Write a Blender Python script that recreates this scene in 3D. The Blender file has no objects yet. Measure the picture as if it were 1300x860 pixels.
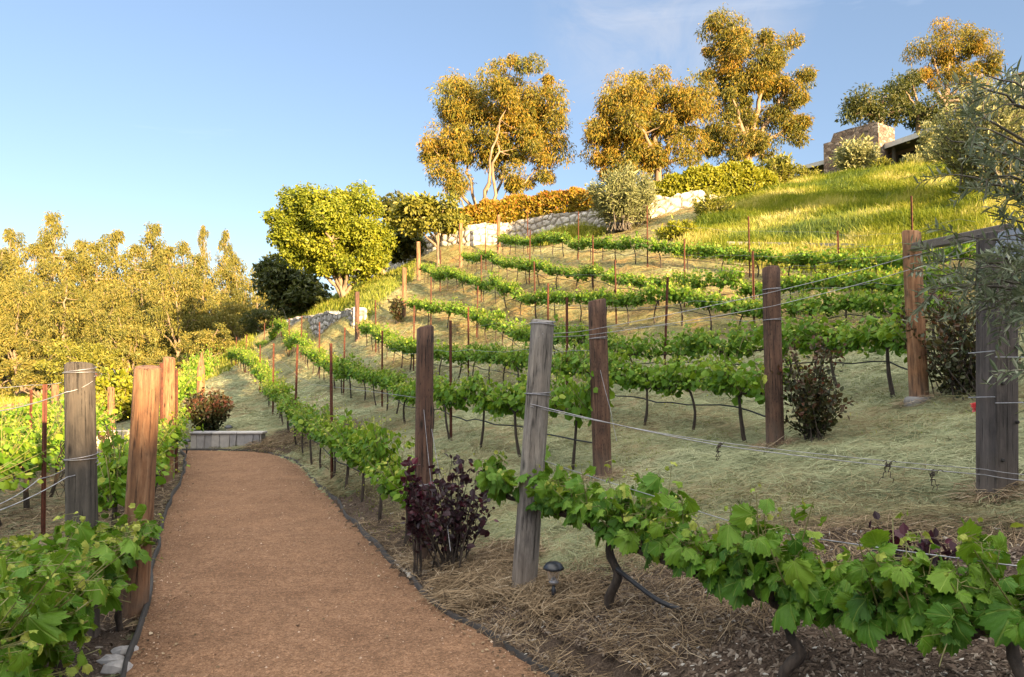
import bpy, math
import numpy as np
from mathutils import Matrix, Vector

# ------------------------------------------------------------------ basics
sc = bpy.context.scene
COL = sc.collection
F, CAMZ, VH = 900.0, 1.6, 472.0            # focal length in photo pixels, eye height, horizon row
PITCH = math.atan((VH - 430.0) / F)
CP, SP = math.cos(PITCH), math.sin(PITCH)


def at(u, v, Y):
    """World point at distance Y in the direction the photo shows at (u, v)."""
    dx, dz = (u - 650.0) / F, (430.0 - v) / F
    y, z = CP - SP * dz, SP + CP * dz
    return np.array([dx * Y / y, Y, CAMZ + z * Y / y])


ORD = ("first second third fourth fifth sixth seventh eighth ninth tenth eleventh twelfth thirteenth fourteenth fifteenth sixteenth "
       "seventeenth eighteenth nineteenth twentieth twenty-first twenty-second twenty-third twenty-fourth twenty-fifth twenty-sixth "
       "twenty-seventh twenty-eighth twenty-ninth thirtieth thirty-first thirty-second thirty-third thirty-fourth thirty-fifth "
       "thirty-sixth thirty-seventh thirty-eighth thirty-ninth fortieth").split()


def tag(o, label=None, cat=None, group=None, kind=None):
    if label: o["label"] = label
    if cat: o["category"] = cat
    if group: o["group"] = group
    if kind: o["kind"] = kind
    return o


def empty(name, loc, label=None, cat=None, group=None):
    o = bpy.data.objects.new(name, None)
    COL.objects.link(o)
    o.location = Vector([float(c) for c in loc])
    o.empty_display_size = 0.2
    return tag(o, label, cat, group)


class MB:
    """Collects geometry with a per-vertex tint and per-face material index."""

    def __init__(self):
        self.V, self.L, self.N, self.T, self.M, self.n = [], [], [], [], [], 0
        self.U = None

    def add(self, V, Fc, tint=0.5, mat=0):
        V = np.asarray(V, float).reshape(-1, 3)
        Fc = np.asarray(Fc, np.int64)
        self.V.append(V)
        self.L.append((Fc + self.n).reshape(-1))
        self.N.append(np.full(len(Fc), Fc.shape[1], np.int64))
        self.M.append(np.full(len(Fc), mat, np.int64))
        t = np.asarray(tint, float)
        self.T.append(np.full(len(V), float(t)) if t.ndim == 0 else t)
        self.n += len(V)
        return self

    def poly(self, V, tint=0.5, mat=0):
        return self.add(V, [list(range(len(V)))], tint, mat)

    def mesh(self, name, mats, smooth=False):
        me = bpy.data.meshes.new(name)
        V = np.concatenate(self.V); L = np.concatenate(self.L); N = np.concatenate(self.N)
        me.vertices.add(len(V)); me.vertices.foreach_set("co", V.astype(np.float32).reshape(-1))
        me.loops.add(len(L)); me.loops.foreach_set("vertex_index", L.astype(np.int32))
        me.polygons.add(len(N))
        st = np.zeros(len(N), np.int32); st[1:] = np.cumsum(N)[:-1]
        me.polygons.foreach_set("loop_start", st)
        for m in (mats if isinstance(mats, (list, tuple)) else [mats]):
            me.materials.append(m)
        me.polygons.foreach_set("material_index", np.concatenate(self.M).astype(np.int32))
        me.polygons.foreach_set("use_smooth", np.full(len(N), bool(smooth)))
        a = me.attributes.new("tint", "FLOAT", "POINT")
        a.data.foreach_set("value", np.concatenate(self.T).astype(np.float32))
        if self.U is not None:
            u = me.attributes.new("blade", "FLOAT_VECTOR", "POINT"); u.data.foreach_set("vector", np.concatenate(self.U).astype(np.float32).reshape(-1))
        me.update(calc_edges=True)
        return me

    def build(self, name, mats, parent=None, smooth=False):
        o = bpy.data.objects.new(name, self.mesh(name, mats, smooth))
        COL.objects.link(o)
        if parent is not None: o.parent = parent
        return o


def copy_tree(o, parent=None):
    c = o.copy(); COL.objects.link(c)
    if parent is not None: c.parent = parent
    for ch in list(o.children):
        copy_tree(ch, c)
    return c


def norm(a):
    return a / np.maximum(np.linalg.norm(a, axis=-1, keepdims=True), 1e-9)


def tube(mb, P, R, sides=6, tint=0.5, mat=0, cap=True, wob=0.0, rng=None):
    P = np.asarray(P, float); n = len(P)
    R = np.broadcast_to(np.asarray(R, float), (n,)).copy()
    T = norm(np.gradient(P, axis=0))
    ref = np.array([0.0, 0.0, 1.0]) if abs(T[:, 2]).mean() < 0.8 else np.array([1.0, 0.0, 0.0])
    A = norm(np.cross(T, ref)); B = np.cross(T, A)
    th = np.arange(sides) * 2 * np.pi / sides
    rr = R[:, None] * np.ones(sides)
    if wob and rng is not None: rr = rr * (1 + wob * rng.normal(size=rr.shape))
    V = P[:, None] + rr[..., None] * (np.cos(th)[None, :, None] * A[:, None] + np.sin(th)[None, :, None] * B[:, None])
    i, j = np.meshgrid(np.arange(n - 1), np.arange(sides), indexing="ij")
    j2 = (j + 1) % sides
    Q = np.stack([i * sides + j, i * sides + j2, (i + 1) * sides + j2, (i + 1) * sides + j], -1).reshape(-1, 4)
    mb.add(V.reshape(-1, 3), Q, tint, mat)
    if cap:
        mb.poly(V[0][::-1], tint if np.ndim(tint) == 0 else 0.5, mat); mb.poly(V[-1], tint if np.ndim(tint) == 0 else 0.5, mat)


def box(mb, c, s, rot=0.0, tint=0.5, mat=0, bev=0.0):
    """Box centred at c with sizes s, chamfered vertical edges and top edges."""
    hx, hy, hz = s[0] / 2, s[1] / 2, s[2] / 2
    b = min(bev, hx * .45, hy * .45, hz * .45)
    def ring(ix, iy, cut):
        if cut <= 0: return [(-ix, -iy), (ix, -iy), (ix, iy), (-ix, iy)]
        return [(-ix + cut, -iy), (ix - cut, -iy), (ix, -iy + cut), (ix, iy - cut), (ix - cut, iy), (-ix + cut, iy), (-ix, iy - cut), (-ix, -iy + cut)]
    if b > 0:
        lv = [(hx - b, hy - b, -hz), (hx, hy, -hz + b), (hx, hy, hz - b), (hx - b, hy - b, hz)]
    else:
        lv = [(hx, hy, -hz), (hx, hy, hz)]
    V = []
    for ix, iy, z in lv:
        V += [(x, y, z) for x, y in ring(ix, iy, b)]
    k = len(V) // len(lv); V = np.array(V)
    cr, sr = math.cos(rot), math.sin(rot)
    V = np.stack([V[:, 0] * cr - V[:, 1] * sr, V[:, 0] * sr + V[:, 1] * cr, V[:, 2]], 1) + np.asarray(c, float)
    Q = [[l * k + j, l * k + (j + 1) % k, (l + 1) * k + (j + 1) % k, (l + 1) * k + j] for l in range(len(lv) - 1) for j in range(k)]
    n0 = mb.n
    mb.add(V, Q, tint, mat)
    mb.L.append(np.array(list(range(k))[::-1]) + n0); mb.N.append(np.array([k])); mb.M.append(np.array([mat]))
    mb.L.append(np.array(list(range((len(lv) - 1) * k, len(lv) * k))) + n0); mb.N.append(np.array([k])); mb.M.append(np.array([mat]))


def lathe(mb, prof, c=(0, 0, 0), sides=20, tint=0.5, mat=0):
    prof = np.array(prof, float); n = len(prof)
    th = np.arange(sides) * 2 * np.pi / sides
    V = np.stack([prof[:, 0][:, None] * np.cos(th), prof[:, 0][:, None] * np.sin(th), np.repeat(prof[:, 1][:, None], sides, 1)], -1) + np.asarray(c, float)
    i, j = np.meshgrid(np.arange(n - 1), np.arange(sides), indexing="ij"); j2 = (j + 1) % sides
    mb.add(V.reshape(-1, 3), np.stack([i * sides + j, i * sides + j2, (i + 1) * sides + j2, (i + 1) * sides + j], -1).reshape(-1, 4), tint, mat)


def basis(Y, Z):
    """Rotation matrices (n,3,3) whose columns are x, y=Y, z~Z."""
    Y = norm(Y); X = norm(np.cross(Y, Z)); Z = np.cross(X, Y)
    return np.stack([X, Y, Z], -1)


def stamp(mb, TV, TF, P, R, S, tint, mat=0, uv=False):
    """Copies of a small template (TV, TF) at P with rotations R and sizes S."""
    n, k = len(P), len(TV)
    S = np.asarray(S, float)
    S = S[:, None] if S.ndim == 1 else S
    V = np.einsum("nij,nkj->nki", R, TV[None] * (S[:, None, :] if S.shape[1] == 3 else S[:, None])) + P[:, None]
    Fc = (TF[None] + (np.arange(n) * k)[:, None, None]).reshape(-1, TF.shape[1])
    if uv: mb.U = (mb.U or []) + [np.tile(TV, (n, 1))]
    mb.add(V.reshape(-1, 3), Fc, np.repeat(np.broadcast_to(tint, (n,)), k), mat)


def rdir(rng, n):
    return norm(rng.normal(size=(n, 3)))


def catmull(P, per=12):
    P = np.asarray(P, float)
    Q = np.vstack([2 * P[0] - P[1], P, 2 * P[-1] - P[-2]])
    out = []
    for i in range(1, len(Q) - 2):
        t = np.linspace(0, 1, per, endpoint=False)[:, None]
        a, b, c, d = Q[i - 1], Q[i], Q[i + 1], Q[i + 2]
        out.append(0.5 * (2 * b + (c - a) * t + (2 * a - 5 * b + 4 * c - d) * t ** 2 + (3 * b - a - 3 * c + d) * t ** 3))
    out.append(P[-1:])
    return np.vstack(out)


def resample(P, step=None, n=None):
    P = np.asarray(P, float)
    d = np.r_[0, np.cumsum(np.linalg.norm(np.diff(P, axis=0), axis=1))]
    if n is None: n = max(2, int(round(d[-1] / step)) + 1)
    t = np.linspace(0, d[-1], n)
    return np.stack([np.interp(t, d, P[:, k]) for k in range(P.shape[1])], 1)


_hr = np.random.default_rng(99).random((256, 256))


def vnoise(x, y):
    x = np.asarray(x, float); y = np.asarray(y, float)
    xi, yi = np.floor(x).astype(int), np.floor(y).astype(int)
    fx, fy = x - xi, y - yi
    fx, fy = fx * fx * (3 - 2 * fx), fy * fy * (3 - 2 * fy)
    g = lambda a, b: _hr[a % 256, b % 256]
    return (g(xi, yi) * (1 - fx) + g(xi + 1, yi) * fx) * (1 - fy) + (g(xi, yi + 1) * (1 - fx) + g(xi + 1, yi + 1) * fx) * fy


def sstep(a, b, x):
    t = np.clip((x - a) / (b - a), 0, 1)
    return t * t * (3 - 2 * t)


# ------------------------------------------------------------------ materials
def new_mat(name):
    m = bpy.data.materials.new(name); m.use_nodes = True
    nt = m.node_tree
    b = nt.nodes["Principled BSDF"]
    return m, nt, b


def N(nt, t, **kw):
    n = nt.nodes.new(t)
    for k, v in kw.items(): setattr(n, k, v)
    return n


def ramp(nt, stops, src, interp="LINEAR"):
    r = N(nt, "ShaderNodeValToRGB"); r.color_ramp.interpolation = interp
    e = r.color_ramp.elements
    while len(e) < len(stops): e.new(0.5)
    for el, (p, c) in zip(e, stops): el.position = p; el.color = (*c, 1)
    nt.links.new(src, r.inputs[0])
    return r.outputs[0]


def noise(nt, scale, detail=4, rough=0.6, vec=None, dist=0.0):
    n = N(nt, "ShaderNodeTexNoise")
    n.inputs["Scale"].default_value = scale; n.inputs["Detail"].default_value = detail
    n.inputs["Roughness"].default_value = rough; n.inputs["Distortion"].default_value = dist
    if vec is not None: nt.links.new(vec, n.inputs["Vector"])
    return n.outputs["Fac"]


def coords(nt, scale=(1, 1, 1), kind="Object"):
    t = N(nt, "ShaderNodeTexCoord"); m = N(nt, "ShaderNodeMapping")
    m.inputs["Scale"].default_value = scale
    nt.links.new(t.outputs[kind], m.inputs["Vector"])
    return m.outputs["Vector"]


def mix(nt, a, b, fac, mode="MIX"):
    m = N(nt, "ShaderNodeMix", data_type="RGBA", blend_type=mode)
    for s, v in ((m.inputs["Factor"], fac), (m.inputs["A"], a), (m.inputs["B"], b)):
        if isinstance(v, bpy.types.NodeSocket): nt.links.new(v, s)
        elif isinstance(v, tuple): s.default_value = (*v, 1) if len(v) == 3 else v
        else: s.default_value = v
    return m.outputs["Result"]


def math_(nt, op, a, b=0.5):
    m = N(nt, "ShaderNodeMath", operation=op)
    for s, v in ((m.inputs[0], a), (m.inputs[1], b)):
        if isinstance(v, bpy.types.NodeSocket): nt.links.new(v, s)
        else: s.default_value = v
    return m.outputs[0]


def attr(nt, name="tint"):
    a = N(nt, "ShaderNodeAttribute"); a.attribute_name = name
    return a.outputs["Fac"]


def bump(nt, b, h, strength=0.5, dist=0.02):
    n = N(nt, "ShaderNodeBump"); n.inputs["Strength"].default_value = strength; n.inputs["Distance"].default_value = dist
    nt.links.new(h, n.inputs["Height"]); nt.links.new(n.outputs[0], b.inputs["Normal"])


def leaf_mat(name, stops, rough=0.5, trans=0.35, tcol=None, spec=0.35):
    m, nt, b = new_mat(name)
    c = ramp(nt, stops, attr(nt))
    nt.links.new(c, b.inputs["Base Color"]); b.inputs["Roughness"].default_value = rough
    b.inputs["Specular IOR Level"].default_value = spec
    if trans > 0:
        t = N(nt, "ShaderNodeBsdfTranslucent")
        tc = mix(nt, c, tcol or (1.0, 1.0, 0.35), 1.0, "MULTIPLY")
        g = N(nt, "ShaderNodeGamma"); g.inputs["Gamma"].default_value = 0.8
        nt.links.new(tc, g.inputs["Color"]); nt.links.new(g.outputs[0], t.inputs["Color"])
        s = N(nt, "ShaderNodeMixShader"); s.inputs[0].default_value = trans
        nt.links.new(b.outputs[0], s.inputs[1]); nt.links.new(t.outputs[0], s.inputs[2])
        nt.links.new(s.outputs[0], nt.nodes["Material Output"].inputs["Surface"])
    return m


def wood_mat(name, dark, mid, light, zs=2.2, crack=0.5, rnd=True, inc=False):
    m, nt, b = new_mat(name)
    v = coords(nt, (26, 26, zs)); v2 = coords(nt, (5, 5, 2.4)); v3 = coords(nt, (75, 75, 2.6))
    n1 = noise(nt, 1.0, 8, 0.72, v, 0.6); n2 = noise(nt, 1.0, 6, 0.7, v2, .4); n3 = noise(nt, 1.0, 5, 0.7, v3, .15)
    c = ramp(nt, [(0.30, dark), (0.5, mid), (0.70, light)], n1)
    c = mix(nt, c, ramp(nt, [(0.34, (.42, .42, .44)), (0.50, (.95, .94, .92)), (0.66, (1.3, 1.24, 1.16))], n2), 0.85, "MULTIPLY")
    kn = N(nt, "ShaderNodeTexVoronoi"); kn.inputs["Scale"].default_value = 1.0
    nt.links.new(coords(nt, (9, 9, 3.2)), kn.inputs["Vector"])
    c = mix(nt, c, ramp(nt, [(0.07, tuple(x * .35 for x in dark)), (0.17, (1, 1, 1))], kn.outputs["Distance"]), 0.85, "MULTIPLY")
    if inc:       # rows of small treatment cuts
        iv = N(nt, "ShaderNodeTexVoronoi"); iv.inputs["Scale"].default_value = 1.0; iv.inputs["Randomness"].default_value = .6
        nt.links.new(coords(nt, (60, 60, 20)), iv.inputs["Vector"])
        c = mix(nt, c, ramp(nt, [(0.14, (0.25, 0.22, 0.2)), (0.30, (1, 1, 1))], iv.outputs["Distance"]), 0.85, "MULTIPLY")
    cr = ramp(nt, [(0.36, (0.10, 0.085, 0.075)), (0.42, (1, 1, 1))], n3)
    c = mix(nt, c, cr, crack, "MULTIPLY")
    sz_ = N(nt, "ShaderNodeTexCoord"); sp = N(nt, "ShaderNodeSeparateXYZ"); nt.links.new(sz_.outputs["Object"], sp.inputs[0])
    dirt = ramp(nt, [(0.0, (.85, .85, .85)), (0.30, (0, 0, 0))], math_(nt, "ADD", sp.outputs["Z"], math_(nt, "MULTIPLY", math_(nt, "SUBTRACT", n2, .5), .5)))
    c = mix(nt, c, (.16, .13, .105), math_(nt, "MULTIPLY", dirt, .6))
    if rnd:
        oi = N(nt, "ShaderNodeObjectInfo")
        c = mix(nt, c, ramp(nt, [(0, (0.72, 0.74, 0.78)), (1, (1.12, 1.05, 0.98))], oi.outputs["Random"]), 1.0, "MULTIPLY")
    nt.links.new(c, b.inputs["Base Color"]); b.inputs["Roughness"].default_value = 0.85
    bump(nt, b, mix(nt, mix(nt, n1, n2, .4), cr, 0.5), 1.0, 0.02)
    return m


def plain_mat(name, c1, c2, scale=6.0, rough=0.6, metal=0.0, bmp=0.25, scl=(1, 1, 1), detail=4):
    m, nt, b = new_mat(name)
    n = noise(nt, scale, detail, 0.6, coords(nt, scl))
    nt.links.new(ramp(nt, [(0.3, c1), (0.7, c2)], n), b.inputs["Base Color"])
    b.inputs["Roughness"].default_value = rough; b.inputs["Metallic"].default_value = metal
    if bmp: bump(nt, b, n, bmp, 0.01)
    return m


def stone_mat(name, c1, c2, c3, joint):
    m, nt, b = new_mat(name)
    c = ramp(nt, [(0.0, c1), (0.5, c2), (1.0, c3)], attr(nt))
    n = noise(nt, 9, 6, 0.7, coords(nt))
    c = mix(nt, c, ramp(nt, [(0.3, (0.55, 0.55, 0.57)), (0.7, (1.1, 1.08, 1.04))], n), 0.8, "MULTIPLY")
    c = mix(nt, joint, c, attr(nt, "joint"))
    nt.links.new(c, b.inputs["Base Color"]); b.inputs["Roughness"].default_value = 0.9
    bump(nt, b, n, 0.5, 0.03)
    return m


M = {}
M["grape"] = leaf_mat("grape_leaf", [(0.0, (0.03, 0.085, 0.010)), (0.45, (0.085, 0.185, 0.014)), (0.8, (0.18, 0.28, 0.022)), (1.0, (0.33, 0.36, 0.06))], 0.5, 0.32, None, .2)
M["vine_bark"] = plain_mat("vine_bark", (0.015, 0.011, 0.009), (0.065, 0.048, 0.036), 34, 0.9, 0, 0.9, (1, 1, 0.25))
M["shoot"] = plain_mat("green_shoot", (0.12, 0.14, 0.04), (0.2, 0.16, 0.06), 20, 0.6)
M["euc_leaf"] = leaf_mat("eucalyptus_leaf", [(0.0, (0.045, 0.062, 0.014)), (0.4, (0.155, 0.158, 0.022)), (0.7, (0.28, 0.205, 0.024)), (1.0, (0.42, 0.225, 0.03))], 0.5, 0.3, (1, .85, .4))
M["far_leaf"] = leaf_mat("valley_eucalyptus_leaf", [(0.0, (0.06, 0.075, 0.018)), (0.5, (0.165, 0.160, 0.030)), (1.0, (0.30, 0.23, 0.055))], 0.55, 0.28, (1, .95, .4))
M["green_leaf"] = leaf_mat("broad_leaf", [(0.0, (0.06, 0.095, 0.010)), (0.5, (0.165, 0.20, 0.015)), (1.0, (0.29, 0.29, 0.022))], 0.5, 0.35)
M["dark_leaf"] = leaf_mat("dark_evergreen_leaf", [(0.0, (0.025, 0.04, 0.012)), (0.6, (0.065, 0.08, 0.018)), (1.0, (0.14, 0.13, 0.032))], 0.5, 0.25)
M["oak_leaf"] = leaf_mat("olive_green_leaf", [(0.0, (0.06, 0.075, 0.014)), (0.5, (0.18, 0.185, 0.026)), (1.0, (0.30, 0.265, 0.045))], 0.5, 0.3)
M["olive_leaf"] = leaf_mat("olive_leaf", [(0.0, (0.035, 0.055, 0.032)), (0.5, (0.10, 0.13, 0.075)), (0.8, (0.17, 0.20, 0.125)), (1.0, (0.30, 0.32, 0.24))], 0.45, 0.18, (1, 1, .6))
M["pale_leaf"] = leaf_mat("silver_leaf", [(0.0, (0.10, 0.12, 0.05)), (0.5, (0.24, 0.25, 0.105)), (1.0, (0.40, 0.39, 0.20))], 0.55, 0.25, (1, 1, .6))
M["hedge_leaf"] = leaf_mat("hedge_leaf", [(0.0, (0.075, 0.10, 0.008)), (0.5, (0.20, 0.215, 0.012)), (1.0, (0.33, 0.30, 0.03))], 0.5, 0.3)
M["red_hedge_leaf"] = leaf_mat("orange_tipped_hedge_leaf", [(0.0, (0.12, 0.125, 0.010)), (0.55, (0.26, 0.20, 0.016)), (1.0, (0.36, 0.13, 0.03))], 0.5, 0.3, (1, .8, .3))
M["rose_leaf"] = leaf_mat("dark_red_leaf", [(0.0, (0.014, 0.008, 0.011)), (0.6, (0.032, 0.015, 0.021)), (0.88, (0.06, 0.017, 0.026)), (1.0, (0.11, 0.02, 0.035))], 0.45, 0.2, (1, .4, .5))
M["rose_mixed"] = leaf_mat("bronze_rose_leaf", [(0.0, (0.016, 0.026, 0.010)), (0.5, (0.05, 0.055, 0.018)), (0.75, (0.085, 0.04, 0.022)), (1.0, (0.14, 0.045, 0.03))], 0.45, 0.25, (1, .7, .4))
M["grass_blade"] = leaf_mat("tall_grass_blade", [(0.0, (0.06, 0.105, 0.010)), (0.55, (0.19, 0.225, 0.022)), (0.88, (0.31, 0.31, 0.05)), (1.0, (0.45, 0.40, 0.15))], 0.6, 0.35)
M["straw"] = leaf_mat("mown_grass_strand", [(0.0, (0.12, 0.10, 0.05)), (0.3, (0.27, 0.235, 0.13)), (0.55, (0.235, 0.26, 0.14)), (1.0, (0.40, 0.41, 0.255))], 0.8, 0.15, (1, 1, .8), 0.15)
M["dry_straw"] = leaf_mat("dry_straw_strand", [(0.0, (0.055, 0.038, 0.025)), (0.35, (0.15, 0.105, 0.062)), (0.7, (0.30, 0.22, 0.135)), (1.0, (0.46, 0.38, 0.27))], 0.8, 0.1, (1, .9, .7), 0.15)
M["chip"] = leaf_mat("wood_chip", [(0.0, (0.035, 0.022, 0.015)), (0.5, (0.12, 0.085, 0.06)), (0.85, (0.24, 0.20, 0.16)), (1.0, (0.42, 0.40, 0.36))], 0.9, 0.0)
M["bark_pale"] = plain_mat("pale_eucalyptus_bark", (0.135, 0.092, 0.06), (0.29, 0.215, 0.145), 5, 0.85, 0, 0.4, (1, 1, 0.3))
M["bark_brown"] = plain_mat("brown_bark", (0.10, 0.07, 0.045), (0.30, 0.22, 0.14), 7, 0.9, 0, 0.6, (1, 1, 0.3))
M["bark_grey"] = plain_mat("grey_olive_bark", (0.06, 0.05, 0.04), (0.16, 0.14, 0.115), 14, 0.9, 0, 0.6, (1, 1, 0.3))
M["post"] = wood_mat("brown_post_timber", (0.045, 0.022, 0.015), (0.105, 0.055, 0.036), (0.18, 0.105, 0.07), crack=.75, inc=True)
M["post_red"] = wood_mat("orange_post_timber", (0.10, 0.045, 0.022), (0.235, 0.12, 0.06), (0.38, 0.23, 0.13), crack=0.6)
M["post_grey"] = wood_mat("weathered_grey_timber", (0.075, 0.07, 0.066), (0.165, 0.157, 0.15), (0.28, 0.272, 0.265), crack=0.85)
M["post_dark"] = wood_mat("dark_grey_timber", (0.032, 0.028, 0.025), (0.068, 0.06, 0.053), (0.12, 0.108, 0.094), crack=0.8)
M["plank"] = wood_mat("purple_grey_plank", (0.035, 0.03, 0.032), (0.078, 0.068, 0.07), (0.125, 0.112, 0.112), 1.4)
M["rust"] = plain_mat("rusty_steel", (0.045, 0.014, 0.010), (0.15, 0.045, 0.022), 18, 0.8, 0.15, 0.4)
M["wire"] = plain_mat("galvanised_wire", (0.22, 0.22, 0.24), (0.42, 0.42, 0.45), 30, 0.45, 0.7, 0)
M["hose"] = plain_mat("black_hose", (0.012, 0.013, 0.017), (0.03, 0.032, 0.038), 8, 0.45, 0, 0)
M["edging"] = plain_mat("black_edging", (0.012, 0.011, 0.011), (0.045, 0.038, 0.034), 9, 0.75, 0, 0.2)
M["stone_white"] = stone_mat("white_rubble_stone", (0.40, 0.36, 0.32), (0.55, 0.51, 0.46), (0.70, 0.66, 0.60), (0.17, 0.14, 0.11))
M["stone_grey"] = stone_mat("grey_rubble_stone", (0.22, 0.205, 0.20), (0.40, 0.375, 0.36), (0.58, 0.55, 0.52), (0.10, 0.085, 0.075))
M["stone_chimney"] = stone_mat("brown_chimney_stone", (0.19, 0.13, 0.10), (0.32, 0.25, 0.20), (0.48, 0.41, 0.34), (0.11, 0.085, 0.065))
M["concrete"] = plain_mat("grey_concrete", (0.17, 0.165, 0.16), (0.28, 0.27, 0.26), 5, 0.9, 0, 0.2)
# ------------------------------------------------------------------ where things stand (photo column, photo row of the foot, distance)
ROWS = {
    1: [(536, 703, 5.85), (461, 632, 8.2), (421.6, 594, 10.25), (374, 552, 14.2), (346.5, 525, 18.3), (330, 505, 23.5), (311, 478, 30), (290, 468, 35)],
    2: [(765, 605, 7.55), (572.5, 557, 10.8), (485, 521, 16), (436, 500.6, 19), (405.5, 478.6, 23), (382, 459, 28), (367, 454, 32), (345, 449, 37), (326, 447, 41)],
    3: [(984, 568, 7.42), (904, 552, 8.6), (829, 543, 9.6), (720, 518, 11.7), (594.5, 486, 17), (525, 470, 19.8), (477, 447, 24.5), (453.5, 434, 26.8)],
    4: [(1166, 508, 7.9), (1079, 500, 9.3), (843, 488, 12), (695, 462, 16), (605, 431, 23), (547, 416, 25), (513.5, 402.4, 27)],
    5: [(1215, 440, 9.6), (1145, 425, 11), (958, 430, 14.6), (782.5, 416, 18.8), (680, 405, 22), (611, 386, 26), (558.7, 372.6, 30), (531.5, 357.7, 34)],
    6: [(1215, 408, 11.2), (1145, 402, 12.8), (1040, 400, 15), (869, 391, 18.3), (753, 373, 21.9), (672, 356, 25), (617, 343, 29.5), (585, 335.4, 34)],
    7: [(1240, 380, 13.2), (1160, 372, 15.5), (1066, 364, 18), (952, 355, 20.3), (822, 334, 22.5), (734, 330, 26.5), (670, 323, 31), (633, 320, 35)],
}
ROWXYZ = {k: np.array([at(*p) for p in v]) for k, v in ROWS.items()}
ROWXYZ[0] = np.array([[.08, 4.96, .08], [.58, 4.2, .186], [.95, 3.45, .26], [1.25, 2.75, .36], [1.5, 2.2, .46], [1.78, 1.5, .6]])

R_EDGE = np.array([(.9, -4), (.9, 0), (.85, 1.5), (.7, 2.6), (.45, 3.3), (.256, 3.71), (.034, 4.04), (-.21, 4.46), (-.453, 4.83), (-.8, 5.54), (-1.21, 6.49),
                   (-1.87, 8), (-2.22, 8.9), (-2.76, 10.1), (-3.55, 12), (-4.13, 13.1), (-4.7, 13.9), (-5.2, 14.26), (-6.0, 14.42), (-6.7, 14.5)])
L_EDGE = np.array([(-1.0, -4), (-1.0, 0), (-1.2, 1.5), (-1.55, 2.6), (-1.99, 3.69), (-2.14, 4.06), (-2.45, 4.8), (-3.0, 6), (-3.96, 8.2), (-5.0, 10.8),
                   (-6.1, 13.3), (-6.7, 14.45)])

cp = []
for k in ROWXYZ: cp += [tuple(p) for p in ROWXYZ[k]]
for p in R_EDGE: cp.append((p[0], p[1], 0.0))
for p in L_EDGE: cp.append((p[0], p[1], 0.0))
cp += [(-1, y, 0) for y in (3, 5)] + [(-3, 9, 0), (-4.5, 12, 0)]
for u, v, Y in [(1000, 600, 6.3), (1000, 640, 4.9), (1100, 620, 5.2), (1267, 655, 4.75), (1000, 830, 2.95), (800, 800, 3.7), (1250, 840, 2.6), (775, 775, 4.2),
                (300, 470, 30), (270, 488, 26), (247, 512, 22), (240, 545, 17.5), (255, 552, 17), (290, 545, 16), (330, 540, 16.5),
                (590, 322, 36.5), (650, 315, 37), (720, 303, 35), (760, 297, 33), (830, 287, 31), (893, 262, 31), (467, 362, 48), (500, 350, 43),
                (447, 425, 27.6), (400, 434, 33), (360, 444, 42),
                (419, 385, 36), (470, 365, 33), (530, 348, 35.5), (330, 425, 46),
                (1000, 236, 36), (1150, 217, 34), (1260, 204, 30), (1000, 290, 25), (1150, 270, 24), (920, 262, 31), (1240, 260, 22), (1290, 330, 14), (1060, 226, 36)]:
    cp.append(tuple(at(u, v, Y)))
# banks behind the two stone walls, the plateau, the valley and the ground beside and behind the camera
cp += [(-6.7, 28.6, 4.05), (-10.2, 34.5, 4.2), (-14.2, 43, 4.3)]
cp += [(-2.6, 38.2, 8.9), (0, 38.7, 9.3), (2.9, 36.6, 9.4), (6.4, 33.2, 9.2), (8.6, 33, 9.5), (-5, 44, 8.6), (-10, 50, 8.3),
       (0, 46, 10.2), (8, 46, 10.8), (14, 48, 11.6), (22, 45, 12.2), (0, 60, 10.6), (15, 60, 11.8), (30, 55, 13), (-14, 60, 6), (-20, 75, 2.5), (0, 90, 10), (30, 90, 12)]
cp += [(-2.5, 4.8, -.02), (-3.5, 5.5, -.05), (-5, 4, -.12), (-5, 7, -.08), (-8, 6, -.2), (-6.5, 11, -.12), (-9, 15, -.2), (-12, 10, -.3), (-13, 20, -.25), (-17, 30, -.1), (-19, 40, .2), (-20, 25, -.4), (-40, 55, -.3), (-70, 70, -.3), (-25, 60, .3),
       (-60, 20, -.6), (-30, 5, -.5), (-90, 120, 0), (-40, 110, 0), (-110, 40, -.6), (0, -5, 0), (-5, -5, -.1), (3.5, -5, 1), (2, 0, .85), (5, 2, 1.7), (8, 5, 2.4), (12, 5, 3.2), (15, -5, 2.6),
       (0, -30, 0), (-30, -30, -.3), (25, -25, 2.0), (24, 2, 4.5), (30, 14, 8), (44, 30, 12), (50, 60, 14), (0, 130, 8), (80, 100, 14), (80, 20, 8), (7.5, 9, 2.1), (9.5, 10.5, 2.9)]
cp = np.array(cp, float)
_d = np.linalg.norm(cp[:, None, :2] - cp[None, :, :2], axis=-1)
_K = -np.sqrt(_d ** 2 + 1.2 ** 2) + np.eye(len(cp)) * 0.25
_A = np.block([[_K, np.ones((len(cp), 1))], [np.ones((1, len(cp))), np.zeros((1, 1))]])
_w = np.linalg.solve(_A, np.r_[cp[:, 2], 0.0])

EL = math.radians(9.0)
SUN = np.array([0.58, -0.81]); SUN /= np.linalg.norm(SUN); PERP = np.array([-SUN[1], SUN[0]])
RU = np.array([-60, -14, -8, -3, -.5, .8, 2.0, 3.4, 6.75, 9, 10.5, 11.6, 12.6, 15, 18, 22, 40, 90])
RH = np.array([-2, -1, 0, .9, 1.5, 1.75, 2.3, 3.1, 4.5, 5.0, 5.2, 4.7, 4.25, 4.0, 3.8, 3.6, 3, 2.])


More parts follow.
